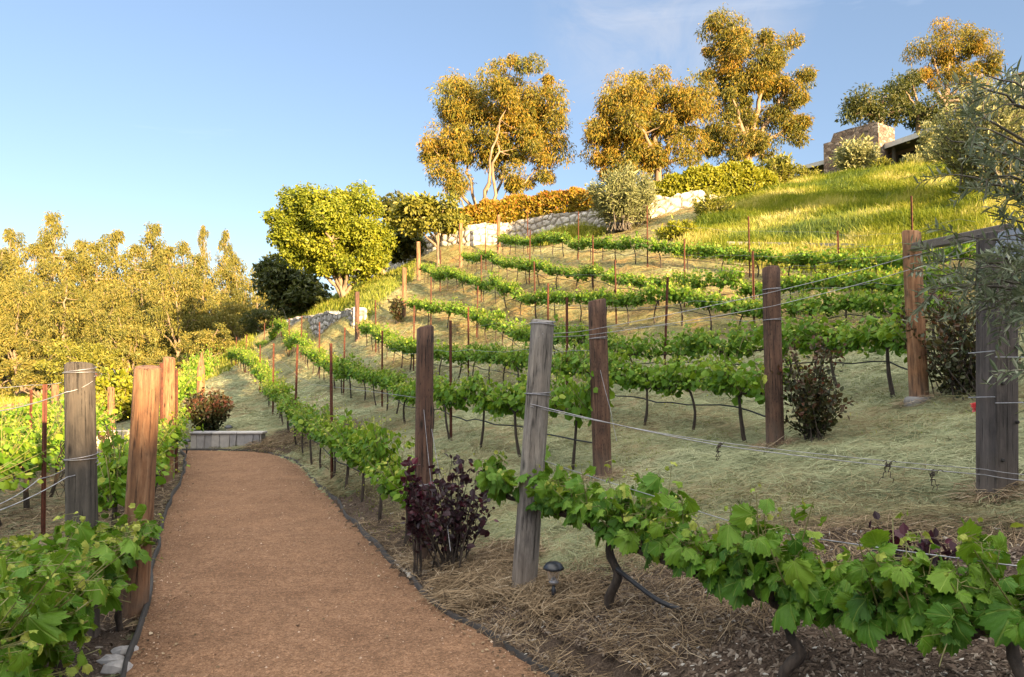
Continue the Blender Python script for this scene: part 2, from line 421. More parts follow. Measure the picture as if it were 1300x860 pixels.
def smooth_ground(x, y):
    x = np.asarray(x, float); y = np.asarray(y, float)
    sh = x.shape; x = x.ravel(); y = y.ravel(); out = np.empty(len(x))
    for i in range(0, len(x), 20000):
        d2 = (x[i:i + 20000, None] - cp[None, :, 0]) ** 2 + (y[i:i + 20000, None] - cp[None, :, 1]) ** 2
        out[i:i + 20000] = -np.sqrt(d2 + 1.44) @ _w[:-1] + _w[-1]
    return out.reshape(sh)


def in_path(x, y, grow=0.0):
    lx = np.interp(y, L_EDGE[:, 1], L_EDGE[:, 0]); rx = np.interp(y, R_EDGE[:, 1], R_EDGE[:, 0])
    return (x > lx - grow) & (x < rx + grow) & (y < 14.47) & (y > -4)


def ground(x, y):
    x = np.asarray(x, float); y = np.asarray(y, float)
    z = smooth_ground(x, y)
    z = np.where(in_path(x, y, .25), np.minimum(z, 0.03), z)
    z = z + ((vnoise(x * 1.7 + 40, y * 1.7 + 17) - .5) * .11 + (vnoise(x * 4.3 + 4, y * 4.3 + 7) - .5) * .05) * sstep(0, .5, np.abs(z)) + (vnoise(x * .35, y * .35) - .5) * .2 * sstep(.2, 2, np.abs(z))
    # hill behind the camera, on the sun's side: it shades the lower slope
    s = x * SUN[0] + y * SUN[1]; u = x * PERP[0] + y * PERP[1]
    h = np.interp(u, RU, RH) + math.tan(EL) * 48 + (vnoise(u * .9 + 3, u * 0 + 8) - .5) * .55 + (vnoise(u * 3.1, u * 0 + 2) - .5) * .3
    rid = h * np.exp(-((s - 48) / 11.0) ** 2)
    return np.where(s > 20, np.maximum(z, rid * sstep(20, 32, s)), z)


def G(x, y):
    return float(ground(np.array([x]), np.array([y]))[0])


def axis(lo, hi, a, b, step, grow):
    mid = list(np.arange(a, b + step / 2, step)); up = []; x, s = mid[-1], step
    while x < hi: s *= grow; x += s; up.append(x)
    dn = []; x, s = mid[0], step
    while x > lo: s *= grow; x -= s; dn.append(x)
    return np.array(dn[::-1] + mid + up)


def build_ground():
    xs = axis(-700, 600, -8, 8, .11, 1.035); ys = axis(-110, 900, .6, 13, .11, 1.022)
    X, Y = np.meshgrid(xs, ys); Z = ground(X, Y)
    far = sstep(130, 260, np.hypot(X, Y)); Z = Z * (1 - far) + (-3.0) * far
    Z = np.where(in_path(X, Y, -.02), -.05, Z)
    nx = len(xs); i, j = np.meshgrid(np.arange(len(ys) - 1), np.arange(nx - 1), indexing="ij")
    Q = np.stack([i * nx + j, i * nx + j + 1, (i + 1) * nx + j + 1, (i + 1) * nx + j], -1).reshape(-1, 4)
    mb = MB(); V = np.stack([X, Y, Z], -1).reshape(-1, 3)
    x, y = V[:, 0], V[:, 1]
    mul = mulch_mask(x, y); tall = tall_mask(x, y)
    mb.add(V, Q, mul)
    m, nt, b = new_mat("mown_hillside")
    v = coords(nt, (1, 1, 1)); n1 = noise(nt, 1.1, 6, 0.7, v); n2 = noise(nt, 22, 5, 0.7, v, 1.5); n3 = noise(nt, 90, 3, 0.6, v, 0.8); n4 = noise(nt, 5, 5, .65, v, 1.0)
    hay = ramp(nt, [(0.30, (0.085, 0.10, 0.05)), (0.45, (0.18, 0.205, 0.115)), (0.58, (0.25, 0.27, 0.16)), (0.72, (0.33, 0.31, 0.20))], mix(nt, n2, n4, 0.45))
    hay = mix(nt, hay, (0.30, 0.225, 0.13), ramp(nt, [(0.48, (0, 0, 0)), (0.62, (.8, .8, .8))], n1))
    n5 = noise(nt, 2.6, 5, .7, v, .5)
    hay = mix(nt, hay, ramp(nt, [(0.36, (0.42, 0.44, 0.36)), (0.52, (1, 1, 1)), (0.68, (1.22, 1.2, 1.12))], n5), 0.85, "MULTIPLY")
    mulc = ramp(nt, [(0.3, (0.028, 0.019, 0.014)), (0.5, (0.07, 0.05, 0.037)), (0.62, (0.12, 0.09, 0.068)), (0.75, (0.20, 0.16, 0.125))], mix(nt, n2, n3, 0.5))
    gr = ramp(nt, [(0.3, (0.055, 0.075, 0.018)), (0.7, (0.16, 0.165, 0.04))], n4)
    mk = math_(nt, "ADD", attr(nt), math_(nt, "MULTIPLY", math_(nt, "SUBTRACT", n4, 0.5), 0.9))
    hay = mix(nt, hay, mix(nt, hay, (1.22, 1.02, .72), 1.0, "MULTIPLY"), attr(nt, "dry"))  # warm tint paints golden sunlight onto the upper slope
    c = mix(nt, hay, mulc, ramp(nt, [(0.35, (0, 0, 0)), (0.62, (1, 1, 1))], mk))
    c = mix(nt, c, gr, attr(nt, "tall"))
    nt.links.new(c, b.inputs["Base Color"]); b.inputs["Roughness"].default_value = 0.95; b.inputs["Specular IOR Level"].default_value = 0.15
    bump(nt, b, mix(nt, n2, n3, 0.5), 0.9, 0.035)
    o = mb.build("ground", m, None, True)
    a = o.data.attributes.new("tall", "FLOAT", "POINT"); a.data.foreach_set("value", tall.astype(np.float32))
    a = o.data.attributes.new("dry", "FLOAT", "POINT"); a.data.foreach_set("value", sun_gold_mask(x, y, V[:, 2]).astype(np.float32))  # attribute holds the painted sunlight mask
    tag(o, "mown grassy hillside and valley floor", "ground", kind="structure")


def sun_gold_mask(x, y, z):
    """Golden sunlight of the upper slope, put into the ground and clipping colour."""
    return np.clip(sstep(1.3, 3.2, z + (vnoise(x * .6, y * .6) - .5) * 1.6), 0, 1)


def edge_dist(x, y):
    """Signed distance-like measure right of the path's right edge."""
    E = np.vstack([R_EDGE, [(-7.6, 15.6), (-9.0, 18), (-10.8, 22), (-13, 28), (-17, 40), (-24, 60)]])
    return x - np.interp(y, E[:, 1], E[:, 0])


def mulch_mask(x, y):
    d = edge_dist(x, y)
    near = sstep(5.6, 4.2, y + 0.18 * (x - 1)) * (d > -.3) * sstep(2.9, 1.7, d)
    strip = sstep(1.3, .35, d) * (d > -.3) * (y < 9) * .75
    endb = sstep(1.6, .6, np.hypot((x + 4.3) * .8, (y - 14.6)) ) * .8
    left = np.where((d < 0) & (~in_path(x, y)) & (y < 22) & (x > -16), .45 + .3 * sstep(1.0, .2, np.abs(x - np.interp(y, L_EDGE[:, 1], L_EDGE[:, 0]))), 0)
    return np.clip(np.maximum.reduce([near, strip, endb, left]), 0, 1)


def tall_mask(x, y):
    """Unmown grass: the hill above the top row, the bank over the low stone wall and the valley."""
    r7 = ROWXYZ[7]; o = np.argsort(r7[:, 0])
    yl = np.interp(x, r7[o, 0], r7[o, 1])
    hill = sstep(1.2, 2.2, y - yl) * sstep(0, .8, x - (5.2 + (y - 24) * .46)) * (x > 4.6)
    bank = sstep(.0, .6, (y - 28.0) - (-(x + 6.3)) * 1.9 * .0 - 0) * 0
    lw = LOW_WALL; xl = np.interp(y, lw[::1, 1], lw[::1, 0])
    bank = (y > 27.8) & (y < 60) & (x > xl + .2) & (x < np.interp(y, [28, 31, 35, 38, 48], [-5.6, -5.4, -4.9, -5.2, -9.6])) & (y < 50)
    plat = (y > np.interp(x, [-12, -3, 3, 8, 12], [50, 38.6, 37, 33.5, 34]))
    valley = (x < -13 - 0 * y) & (y > 18) & (x < xl - 2)
    return np.clip(np.maximum.reduce([hill, bank * 1.0, plat * 1.0, valley * .7]), 0, 1)


LOW_WALL = np.array([(-6.25, 27.8), (-7.6, 30.3), (-9.7, 34), (-11.8, 38.3), (-13.6, 42.5), (-15.5, 47)])


def build_path():
    Lp, Rp = resample(catmull(L_EDGE, 8), n=240), resample(catmull(R_EDGE, 8), n=240)
    t = np.linspace(0, 1, 26)
    P = Lp[:, None] * (1 - t[None, :, None]) + Rp[:, None] * t[None, :, None]
    Z = (vnoise(P[..., 0] * 1.3, P[..., 1] * 1.3) - .5) * .03 + (vnoise(P[..., 0] * 6, P[..., 1] * 6) - .5) * .012 + .004
    Z *= np.minimum(1, 6 * np.minimum(t, 1 - t))[None] + .15
    V = np.concatenate([P, Z[..., None]], -1).reshape(-1, 3)
    i, j = np.meshgrid(np.arange(239), np.arange(25), indexing="ij")
    mb = MB(); mb.add(V, np.stack([i * 26 + j, i * 26 + j + 1, (i + 1) * 26 + j + 1, (i + 1) * 26 + j], -1).reshape(-1, 4))
    m, nt, b = new_mat("decomposed_granite")
    v = coords(nt); n1 = noise(nt, 1.6, 5, .65, v, .6); n2 = noise(nt, 38, 6, .75, v); n3 = noise(nt, 190, 3, .7, v); n4 = noise(nt, 9, 6, .7, v, .3)
    c = ramp(nt, [(0.3, (0.112, 0.065, 0.039)), (0.5, (0.188, 0.110, 0.066)), (0.7, (0.275, 0.172, 0.11))], n2)
    c = mix(nt, c, ramp(nt, [(0.32, (0.80, 0.78, 0.77)), (0.5, (0.98, 0.98, 0.98)), (0.68, (1.14, 1.12, 1.1))], n1), 0.8, "MULTIPLY")
    c = mix(nt, c, ramp(nt, [(0.36, (0.80, 0.79, 0.78)), (0.62, (1.12, 1.11, 1.1))], n4), 0.8, "MULTIPLY")
    gv = N(nt, "ShaderNodeTexVoronoi"); gv.inputs["Scale"].default_value = 140; nt.links.new(v, gv.inputs["Vector"])
    gs = N(nt, "ShaderNodeSeparateColor"); nt.links.new(gv.outputs["Color"], gs.inputs[0])
    c = mix(nt, c, ramp(nt, [(0.0, (0.50, 0.47, 0.45)), (0.3, (.92, .91, .9)), (0.75, (1.05, 1.04, 1.03)), (0.9, (1.55, 1.5, 1.42))], gs.outputs[0]), 0.75, "MULTIPLY")
    c = mix(nt, c, ramp(nt, [(0.25, (0.45, 0.42, 0.4)), (0.4, (1, 1, 1)), (0.68, (1, 1, 1)), (0.8, (1.7, 1.6, 1.5))], n3), 0.85, "MULTIPLY")
    nt.links.new(c, b.inputs["Base Color"]); b.inputs["Roughness"].default_value = .95; b.inputs["Specular IOR Level"].default_value = .15
    bump(nt, b, mix(nt, mix(nt, n2, n3, .6), gs.outputs[0], .4), .7, .012)
    o = mb.build("path", m, None, True)
    tag(o, "reddish brown gravel path curving along the vineyard", "path", kind="structure")
    # bent plastic edging
    for E, lab in ((Rp, "black plastic edging strip curving along the hillside edge of the path"), (Lp, "black plastic edging strip along the valley edge of the path under vines")):
        E = resample(E, .1); E = E[(E[:, 1] > 1.0)]
        mb = MB(); T = norm(np.gradient(E, axis=0)); Nn = np.stack([T[:, 1], -T[:, 0]], 1)
        wig = (vnoise(E[:, 0] * 2.3, E[:, 1] * 2.3) - .5) * .05
        hgt = .042 + (vnoise(E[:, 0] * 1.1 + 9, E[:, 1] * 1.1) - .5) * .05
        A = E + Nn * wig[:, None]; B2 = A + Nn * .018
        z0 = np.full(len(E), -.06)
        rows = [np.c_[A, z0], np.c_[A, hgt], np.c_[B2 + Nn * .004, hgt + .004], np.c_[B2, z0]]
        V = np.stack(rows, 1).reshape(-1, 3); i, j = np.meshgrid(np.arange(len(E) - 1), np.arange(3), indexing="ij")
        mb.add(V, np.stack([i * 4 + j, (i + 1) * 4 + j, (i + 1) * 4 + j + 1, i * 4 + j + 1], -1).reshape(-1, 4))
        tag(mb.build("path_edging", M["edging"], None, True), lab, "edging", "path edging strips")


# ------------------------------------------------------------------ vines
def lobe_outline(n, serr):
    """Outline of a grape leaf, petiole at the origin, tip along +y, about one unit long."""
    th = np.linspace(-np.pi * .94, np.pi * .94, n)
    r = .54 + .06 * np.cos(th)
    for c0, w, a in ((0, .33, .21), (1.02, .31, .15), (-1.02, .31, .15), (2.05, .33, .10), (-2.05, .33, .10)):
        r += a * np.exp(-((th - c0) / w) ** 2)
    r *= 1 + serr * (np.arange(n) % 2 - .5)
    r *= .68
    return np.stack([r * np.sin(th), .30 + r * np.cos(th)], 1)


def grape_template(n, mid, rng=None, serr=.10, fold=.35, droop=.5):
    O = lobe_outline(n, serr); C = np.array([0, .06])
    rings = [C[None]] + ([C + (O - C) * .55] if mid else []) + [O]
    P = np.vstack(rings)
    z = -fold * np.abs(P[:, 0]) ** 1.3 - droop * np.clip(P[:, 1] - .2, 0, 2) ** 2 * .6
    if rng is not None: z = z + .075 * np.sin(P[:, 0] * 9 + rng.random() * 6) * np.cos(P[:, 1] * 8 + rng.random() * 6)
    V = np.c_[P, z]; Fc = []
    if mid:
        for i in range(n - 1):
            Fc.append((0, 1 + i + 1, 1 + i)); a, b2, c, d = 1 + i, 1 + i + 1, 1 + n + i + 1, 1 + n + i
            Fc += [(a, b2, c), (a, c, d)]
    else:
        Fc = [(0, 1 + i + 1, 1 + i) for i in range(n - 1)]
    return V, np.array(Fc)


MID_LEAF = [grape_template(11, False, None, .0, .4, .6), grape_template(11, False, None, .0, .2, .9), grape_template(13, False, None, .12, .55, .3)]


def leaf_frames(rng, n, out, up=.35):
    """Leaf blade frames: normals lean outward and up, tips droop."""
    Nn = norm(out * rng.uniform(.5, 1.2, (n, 1)) + np.array([0, 0, 1.0]) * rng.uniform(up - .3, up + .7, (n, 1)) + rng.normal(size=(n, 3)) * .45)
    D = norm(out * .5 + np.array([0, 0, -1.0]) * rng.uniform(.1, 1.3, (n, 1)) + rng.normal(size=(n, 3)) * .6)
    D = norm(D - (D * Nn).sum(1, keepdims=True) * Nn)
    return basis(D, Nn)


def vine_foliage(rng, half=.56, z0=.55, top=.42, spread=.10, shoots=20, per=19, size=.088, temps=None, tall=.11):
    """Leaves and green shoots of one cordon-trained vine, in its own space (x along the row)."""
    lf, sh = MB(), MB()
    P, S, O, T = [], [], [], []
    for k in range(shoots):
        x = rng.uniform(-half, half); h = top * rng.uniform(.7, 1.15) * (1.5 if rng.random() < tall else 1)
        lean = rng.normal(0, spread * 1.1); lx = rng.normal(0, .13)
        droop = rng.random() < .1
        n = per
        t = np.sort(rng.random(n)) ** .8
        px = x + lx * t + rng.normal(0, .045, n)
        py = lean * t * 1.5 + rng.normal(0, spread * .55, n)
        pz = z0 + h * t - (.30 * t ** 2 + .1 * t if droop else 0) + rng.normal(0, .03, n) - .01
        c = np.c_[x + lx * np.linspace(-.1, 1, 6), lean * 1.5 * np.linspace(0, 1, 6), z0 + (h * np.linspace(-.05, 1.05, 6) - (.3 * np.linspace(0, 1, 6) ** 2 if droop else 0))]
        tube(sh, c, np.linspace(.0042, .0018, 6), 4, .5, 0, False)
        P.append(np.c_[px, py, pz]); tip = (t > .86)
        S.append(size * rng.uniform(.55, 1.25, n) * np.where(tip, .5, 1.0) * (1 - .25 * t))
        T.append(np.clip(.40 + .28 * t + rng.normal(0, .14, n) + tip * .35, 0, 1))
        o = np.c_[rng.normal(0, .35, n), np.sign(py + rng.normal(0, .05, n)), np.zeros(n)]
        O.append(norm(o))
    P, S, O, T = map(np.concatenate, (P, S, O, T))
    temps = temps or MID_LEAF
    which = rng.integers(0, len(temps), len(P))
    for i, (tv, tf) in enumerate(temps):
        s = which == i
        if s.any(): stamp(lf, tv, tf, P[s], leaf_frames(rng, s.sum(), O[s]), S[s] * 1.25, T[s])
    return lf, sh


def vine_trunk(rng, half=.56, z0=.53, arms=True, r=.017):
    mb = MB()
    b = rng.normal(0, .05, 2); n = 9; t = np.linspace(0, 1, n)
    k = rng.choice([-1, 1]) * rng.uniform(.02, .12)
    x = b[0] * np.sin(t * 3.1) + k * t ** 3; y = b[1] * np.sin(t * 2.4)
    z = -.06 + (z0 + .06) * t
    tube(mb, np.c_[x, y, z], r * (1.25 - .4 * t), 6, .5, 0, True, .10, rng)
    top = np.array([x[-1], y[-1], z[-1]])
    for s in (-1, 1):
        q = np.linspace(0, 1, 9)
        P = np.c_[top[0] + (s * half - top[0]) * q, top[1] * (1 - q) + rng.normal(0, .01, 9), z0 - .05 * (1 - q) ** 3 * 0 + .03 * np.sin(q * 3) + rng.normal(0, .008, 9)]
        P[0] = top - np.array([0, 0, .03])
        tube(mb, P, r * np.linspace(.85, .5, 9), 5, .5, 0, True, .15, rng)
        for e in np.linspace(.25, .95, 4):     # pruned spurs
            p = P[int(e * 8)]
            tube(mb, np.array([p, p + [rng.normal(0, .02), rng.normal(0, .02), .06]]), [r * .55, r * .4], 5)
    return mb


ROW_NAME = {1: "lowest hillside row beside the path", 2: "second hillside row", 3: "third hillside row", 4: "fourth hillside row",
            5: "fifth hillside row", 6: "sixth hillside row", 7: "top hillside row"}


def row_curve(k):
    P = catmull(ROWXYZ[k][:, :2], 14)
    return resample(P, .05)


def frame_at(P, i):
    """Position and matrix whose x axis follows the row (with its slope)."""
    a, b = P[max(0, i - 8)], P[min(len(P) - 1, i + 8)]
    t = np.array([b[0] - a[0], b[1] - a[1], G(*b) - G(*a)]); t = t / np.linalg.norm(t)
    p = np.array([P[i][0], P[i][1], G(*P[i])])
    sl = t[2] / math.hypot(t[0], t[1]); sl = max(-.35, min(.35, sl))
    h = np.array([t[0], t[1], 0]); h /= np.linalg.norm(h)
    return p, h, sl


def set_frame(o, p, h, s=(1, 1, 1), flip=False):
    a = math.atan2(h[1], h[0]) + (math.pi if flip else 0)
    o.location = Vector([float(c) for c in p]); o.rotation_euler = (0, 0, a); o.scale = s
    return o


def make_vine_variants(n=9):
    vs = []
    for i in range(n):
        r = np.random.default_rng(100 + i)
        lf, sh = vine_foliage(r, shoots=27 + i % 4, spread=.085 + .015 * (i % 3), top=.32 + .025 * (i % 3), size=.08)
        tr = vine_trunk(np.random.default_rng(300 + i))
        vs.append((lf.mesh("vine_foliage", M["grape"]), sh.mesh("vine_shoots", M["shoot"]), tr.mesh("vine_trunk", M["vine_bark"], True)))
    return vs


def shear_mesh_needed(sl):
    return abs(sl) > .02


SLOPED = {}


def sloped(me, sl):
    """A vine mesh sheared so that its cordon follows the slope of the row while its trunk stays plumb."""
    q = round(sl * 12) / 12.0
    if q == 0: return me
    key = (me.name, q)
    if key not in SLOPED:
        m2 = me.copy()
        co = np.empty(len(m2.vertices) * 3, np.float32); m2.vertices.foreach_get("co", co)
        co = co.reshape(-1, 3); co[:, 2] += co[:, 0] * q
        m2.vertices.foreach_set("co", co.reshape(-1)); m2.update()
        SLOPED[key] = m2
    return SLOPED[key]


def place_vine(p, h, sl, variant, label, group, rng, scale=(1, 1, 1)):
    t = empty("grapevine", (0, 0, 0), label, "grapevine", group)
    flip = rng.random() < .5
    set_frame(t, p, h, scale, flip)
    for nm, me in zip(("foliage", "shoots", "trunk"), variant):
        if me is None: continue
        o = bpy.data.objects.new("green_shoots" if nm == "shoots" else nm, sloped(me, -sl if flip else sl)); COL.objects.link(o); o.parent = t
    return t


def stake_mesh(hgt, w=.042):
    mb = MB(); d = w
    prof = np.array([(-w / 2, 0), (-w * .1, 0), (-w * .1, -d * .7), (w * .1, -d * .7), (w * .1, 0), (w / 2, 0), (w / 2, .007), (-w / 2, .007)])
    V = np.vstack([np.c_[prof, np.full(8, -.25)], np.c_[prof, np.full(8, hgt)]])
    mb.add(V, [[i, (i + 1) % 8, 8 + (i + 1) % 8, 8 + i] for i in range(8)]); mb.poly(V[8:]); mb.poly(V[:8][::-1])
    for z in np.arange(.15, hgt - .03, .11): box(mb, (0, .011, z), (.012, .01, .02))
    return mb


def post_mesh(rng, h, r, sides=22, lean=0.0, taper=.06, chamfer=.012):
    mb = MB(); zs = np.r_[-.3, np.linspace(0, h - chamfer, 12), h]
    ph = rng.uniform(0, 6.28, 4)
    P = []
    th = np.arange(sides) * 2 * np.pi / sides
    for z in zs:
        rr = r * (1 + taper * (1 - z / h)) * (1 + .025 * np.sin(2 * th + ph[0] + z) + .018 * np.sin(5 * th + ph[1] + z * 2) + .010 * np.sin(11 * th + ph[2]) - .03 * np.exp(-((np.mod(th - ph[3] + .1 * np.sin(z * 3), 6.283) - 3.1) / .07) ** 2))
        if z == h: rr = rr - chamfer
        zz = z + (.012 * np.sin(th + ph[1]) if z > h - .05 else 0)
        P.append(np.c_[rr * np.cos(th), rr * np.sin(th), np.full(sides, z) if np.isscalar(zz) else zz])
    V = np.vstack(P); n = len(zs)
    i, j = np.meshgrid(np.arange(n - 1), np.arange(sides), indexing="ij"); j2 = (j + 1) % sides
    mb.add(V, np.stack([i * sides + j, i * sides + j2, (i + 1) * sides + j2, (i + 1) * sides + j], -1).reshape(-1, 4))
    c = V[-sides:].mean(0); m0 = mb.n
    mb.add(np.vstack([V[-sides:], c[None]]), [[k, (k + 1) % sides, sides] for k in range(sides)])
    return mb


# ------------------------------------------------------------------ posts, stakes, wires
def post_between(base, top, r, mat, label, seed, group=None, name="wooden_post", loops=()):
    """Round timber post from a foot point to a top point; loops: heights of wire wrapped round it."""
    rng = np.random.default_rng(seed)
    b = np.array([base[0], base[1], G(base[0], base[1])]); t = np.asarray(top, float)
    ax = t - b; h = float(np.linalg.norm(ax))
    t0 = empty(name, b, label, "post", group)
    t0.rotation_mode = "QUATERNION"; t0.rotation_quaternion = Vector((0, 0, 1)).rotation_difference(Vector([float(c) for c in ax]))
    post_mesh(rng, h, r).build("shaft", mat, t0, True)
    for z in loops:
        mb = MB(); th = np.linspace(0, 2 * np.pi * 2.2, 40)
        tube(mb, np.c_[(r * 1.05 + .004) * np.cos(th), (r * 1.05 + .004) * np.sin(th), z + .012 * np.sin(th * .5) + .004 * th], .0028, 5)
        mb.build("wire_loop", M["wire"], t0, True)
    return t0


def px_post(ub, vb, Y, ut, vt, *a, **k):
    p = at(ub, vb, Y); return post_between(p[:2], at(ut, vt, Y), *a, **k)


EP = "wooden end posts of the vine rows"
px_post(665, 748, 4.96, 689, 407, .083, M["post_grey"], "leaning weathered grey end post beside the small solar lamp", 1, EP, loops=(1.80, 1.31))
px_post(537, 703, 5.85, 540, 415, .071, M["post"], "brown wooden end post rising out of the dark purple shrub", 2, EP, loops=(.62,))
px_post(765, 605, 7.55, 758, 381, .093, M["post"], "brown wooden end post just behind the leaning grey post", 3, EP, loops=(1.45,))
px_post(984, 568, 7.42, 979, 340, .088, M["post"], "brown wooden end post with a bronze leaved rose bush at its foot", 4, EP, loops=(1.62, 1.3))
fp_ = px_post(1167, 508, 7.9, 1157, 294, .096, M["post_red"], "reddish brown end post with pale concrete foot and rail joining its top", 5, EP, loops=(1.6,))
px_post(453.5, 434, 26.8, 453.5, 371, .085, M["post"], "far end post of the third row beside the low stone wall end", 6, EP)
px_post(512.5, 402.4, 27, 513.5, 340, .08, M["post_red"], "far end post of the fourth row with a small rose bush at its foot", 7, EP)
px_post(531.5, 357.7, 34, 531, 307, .095, M["post_red"], "far end post of the fifth row near the grey forked tree", 8, EP)
px_post(585, 335.4, 34, 585, 284, .085, M["post_red"], "far end post of the sixth row against the left of the white wall", 9, EP)
px_post(633, 320, 35, 633, 273, .08, M["post_red"], "far end post of the top row in front of the white wall", 10, EP)
LP = "wooden posts on the valley side of the path"
px_post(106, 799, 4.4, 101, 462, .083, M["post_dark"], "dark grey weathered post wrapped with loose wire beside big vine leaves", 11, LP, loops=(1.58, 1.05))
mb = MB(); lathe(mb, [(.15, -.1), (.155, .015), (.14, .05), (.115, .065), (.09, .07)], sides=24); mb.build("footing", M["concrete"], fp_, True)
px_post(169, 775, 4.8, 188, 466, .085, M["post_red"], "knotty orange brown post at the path edge beside the dark grey post", 12, LP)
px_post(212, 610, 10.5, 215, 454, .08, M["post_red"], "orange post behind a rusty stake halfway along the path edge", 13, LP)
sp_ = px_post(254, 558, 17, 255, 470, .088, M["post_red"], "post with a split pointed top behind the round red bush", 14, LP)
_h = at(255, 470, 17)[2] - G(*at(254, 558, 17)[:2]); _r = np.random.default_rng(6); mb = MB(); th = np.linspace(0, 2 * np.pi, 15)[:-1]; lv = []
for q, z in ((1.0, -.02), (.93, .06), (.74, .15), (.50, .26), (.30, .33), (.16, .43)):
    rr_ = .086 * q * (1 + _r.normal(0, .09, 14)); lv.append(np.c_[rr_ * np.cos(th) + .02 * (1 - q), rr_ * np.sin(th), _h + z + _r.normal(0, .012, 14)])
mb.add(np.vstack(lv), [[l * 14 + i, l * 14 + (i + 1) % 14, (l + 1) * 14 + (i + 1) % 14, (l + 1) * 14 + i] for l in range(5) for i in range(14)]); mb.poly(lv[-1])
mb.build("split_top", M["post_red"], sp_)
px_post(141, 566, 17, 141, 492, .075, M["post_red"], "sunlit post standing between the dark grey post and the cream wall", 15, LP)
px_post(70, 560, 18.5, 70, 489, .085, M["post_red"], "sunlit post behind the tall rusty stakes of the valley rows", 16, LP)
px_post(12, 560, 19, 12, 513, .10, M["post_red"], "short sunlit stump post at the far edge, outermost of the trio", 17, LP)
px_post(28, 560, 19.3, 28, 512, .10, M["post_red"], "short sunlit stump post in the middle of the trio", 18, LP)
px_post(44, 560, 20, 44, 520, .09, M["post_red"], "short sunlit stump post at the inner end of the trio", 19, LP)

# double plank post with the steel bracket, and the rail from it
pb = at(1267, 655, 4.75); pz = G(pb[0], pb[1]); ptop = at(1279, 296, 4.75)
tp = empty("plank_post", (pb[0], pb[1], pz), "dark post of two bolted planks under olive branches", "post", EP)
tp.rotation_euler = (0, math.radians(2.2), math.radians(14))
ph_ = ptop[2] - pz
for dx, dy, w, seed in ((-.05, 0, .094, 1), (.053, .012, .10, 2)):
    mb = MB(); box(mb, (dx, dy, ph_ / 2 - .15), (w, .16, ph_ + .3), 0, .5, 0, .006); mb.build("plank", M["plank"], tp)
for z in (.25, .5, .75, 1.0, 1.3, 1.55):
    mb = MB(); lathe(mb, [(0, .012), (.010, .010), (.014, 0), (.014, -.004)], sides=10)
    o = mb.build("bolt", M["edging"], tp); o.location = (-.05 if int(z * 4) % 2 else .07, -.083, z); o.rotation_euler = (math.pi / 2, 0, 0)
mb = MB(); mb.add(np.array([(-.13, -.095, ph_ - .16), (.10, -.095, ph_ - .20), (.16, -.095, ph_ - .02), (.05, -.095, ph_ + .03), (-.09, -.095, ph_ - .02),
                            (-.13, -.089, ph_ - .16), (.10, -.089, ph_ - .20), (.16, -.089, ph_ - .02), (.05, -.089, ph_ + .03), (-.09, -.089, ph_ - .02)]),
                  [[i, (i + 1) % 5, 5 + (i + 1) % 5, 5 + i] for i in range(5)])
mb.add(np.array(mb.V[0][:5]), [[4, 3, 2, 1, 0]]); mb.add(np.array(mb.V[0][5:]), [[0, 1, 2, 3, 4]])
mb.build("bracket_plate", plain_mat("blue_grey_steel", (.14, .17, .23), (.30, .34, .42), 12, .5, .4, .1), tp)
for z in (.62, .92):
    mb = MB(); a = [(-.13, -.1), (.135, -.09), (.135, .11), (-.13, .1), (-.13, -.1)]
    tube(mb, np.array([(x, y, z + .01 * i) for i, (x, y) in enumerate(a)]), .003, 5, cap=False); mb.build("wire_loop", M["wire"], tp)
r0_, r1_ = at(1160, 314, 7.82), at(1281, 292, 4.85)
mb = MB(); d = r1_ - r0_; L = np.linalg.norm(d)
box(mb, (0, 0, 0), (L, .06, .085), 0, .5, 0, .008)
rail = mb.build("fence_rail", M["plank"]); rail.location = Vector((r0_ + r1_) / 2)
rail.rotation_mode = "QUATERNION"; rail.rotation_quaternion = Vector((1, 0, 0)).rotation_difference(Vector(d))
tag(rail, "dark timber rail joining the reddish post to the plank post", "rail")

STK = {}


def stake(xy, h, label, group, ztop=None):
    z = G(*xy)
    if ztop is not None: h = ztop - z
    q = max(1, round(h * 10)) / 10
    if q not in STK: STK[q] = stake_mesh(q).mesh("steel_stake", M["rust"])
    o = bpy.data.objects.new("steel_stake", STK[q]); COL.objects.link(o)
    o.location = (float(xy[0]), float(xy[1]), z); o.scale = (1, 1, h / q)
    o.rotation_euler = (math.radians(srng.normal(0, 1.0)), math.radians(srng.normal(0, 1.0)), srng.uniform(-.5, .5))
    return tag(o, label, "stake", group)


srng = np.random.default_rng(5)
STAKES = {1: [(421.6, 594, 10.25, 436), (374, 552, 14.2, 438), (346.5, 525, 18.3, 436), (330, 505, 23.5, 438), (311, 478, 30, 425), (299, 470, 33, 428)],
          2: [(572.5, 557, 10.8, 407), (485, 521, 16, 420), (436, 500.6, 19, 416), (405.5, 478.6, 23, 409), (382, 459, 28, 401), (367, 454, 32, 404), (357, 451, 34, 406), (345, 449, 37, 408), (335, 448, 39, 410)],
          3: [(720, 518, 11.7, 378), (594.5, 486, 17, 390), (525, 470, 19.8, 388), (477, 447, 24.5, 381)],
          4: [(843, 488, 12, 352), (695, 462, 16, 360), (605, 431, 23, 363), (547, 416, 25, 352)],
          5: [(958, 430, 14.6, 319), (782.5, 416, 18.8, 330), (680, 405, 22, 332), (611, 386, 26, 324), (558.7, 372.6, 30, 317)],
          6: [(869, 391, 18.3, 303), (753, 373, 21.9, 299), (672, 356, 25, 292), (617, 343, 29.5, 288)],
          7: [(1160, 372, 15.5, 249), (1066, 364, 18, 293), (952, 355, 20.3, 275), (822, 334, 22.5, 262), (734, 330, 26.5, 269), (670, 323, 31, 271)]}
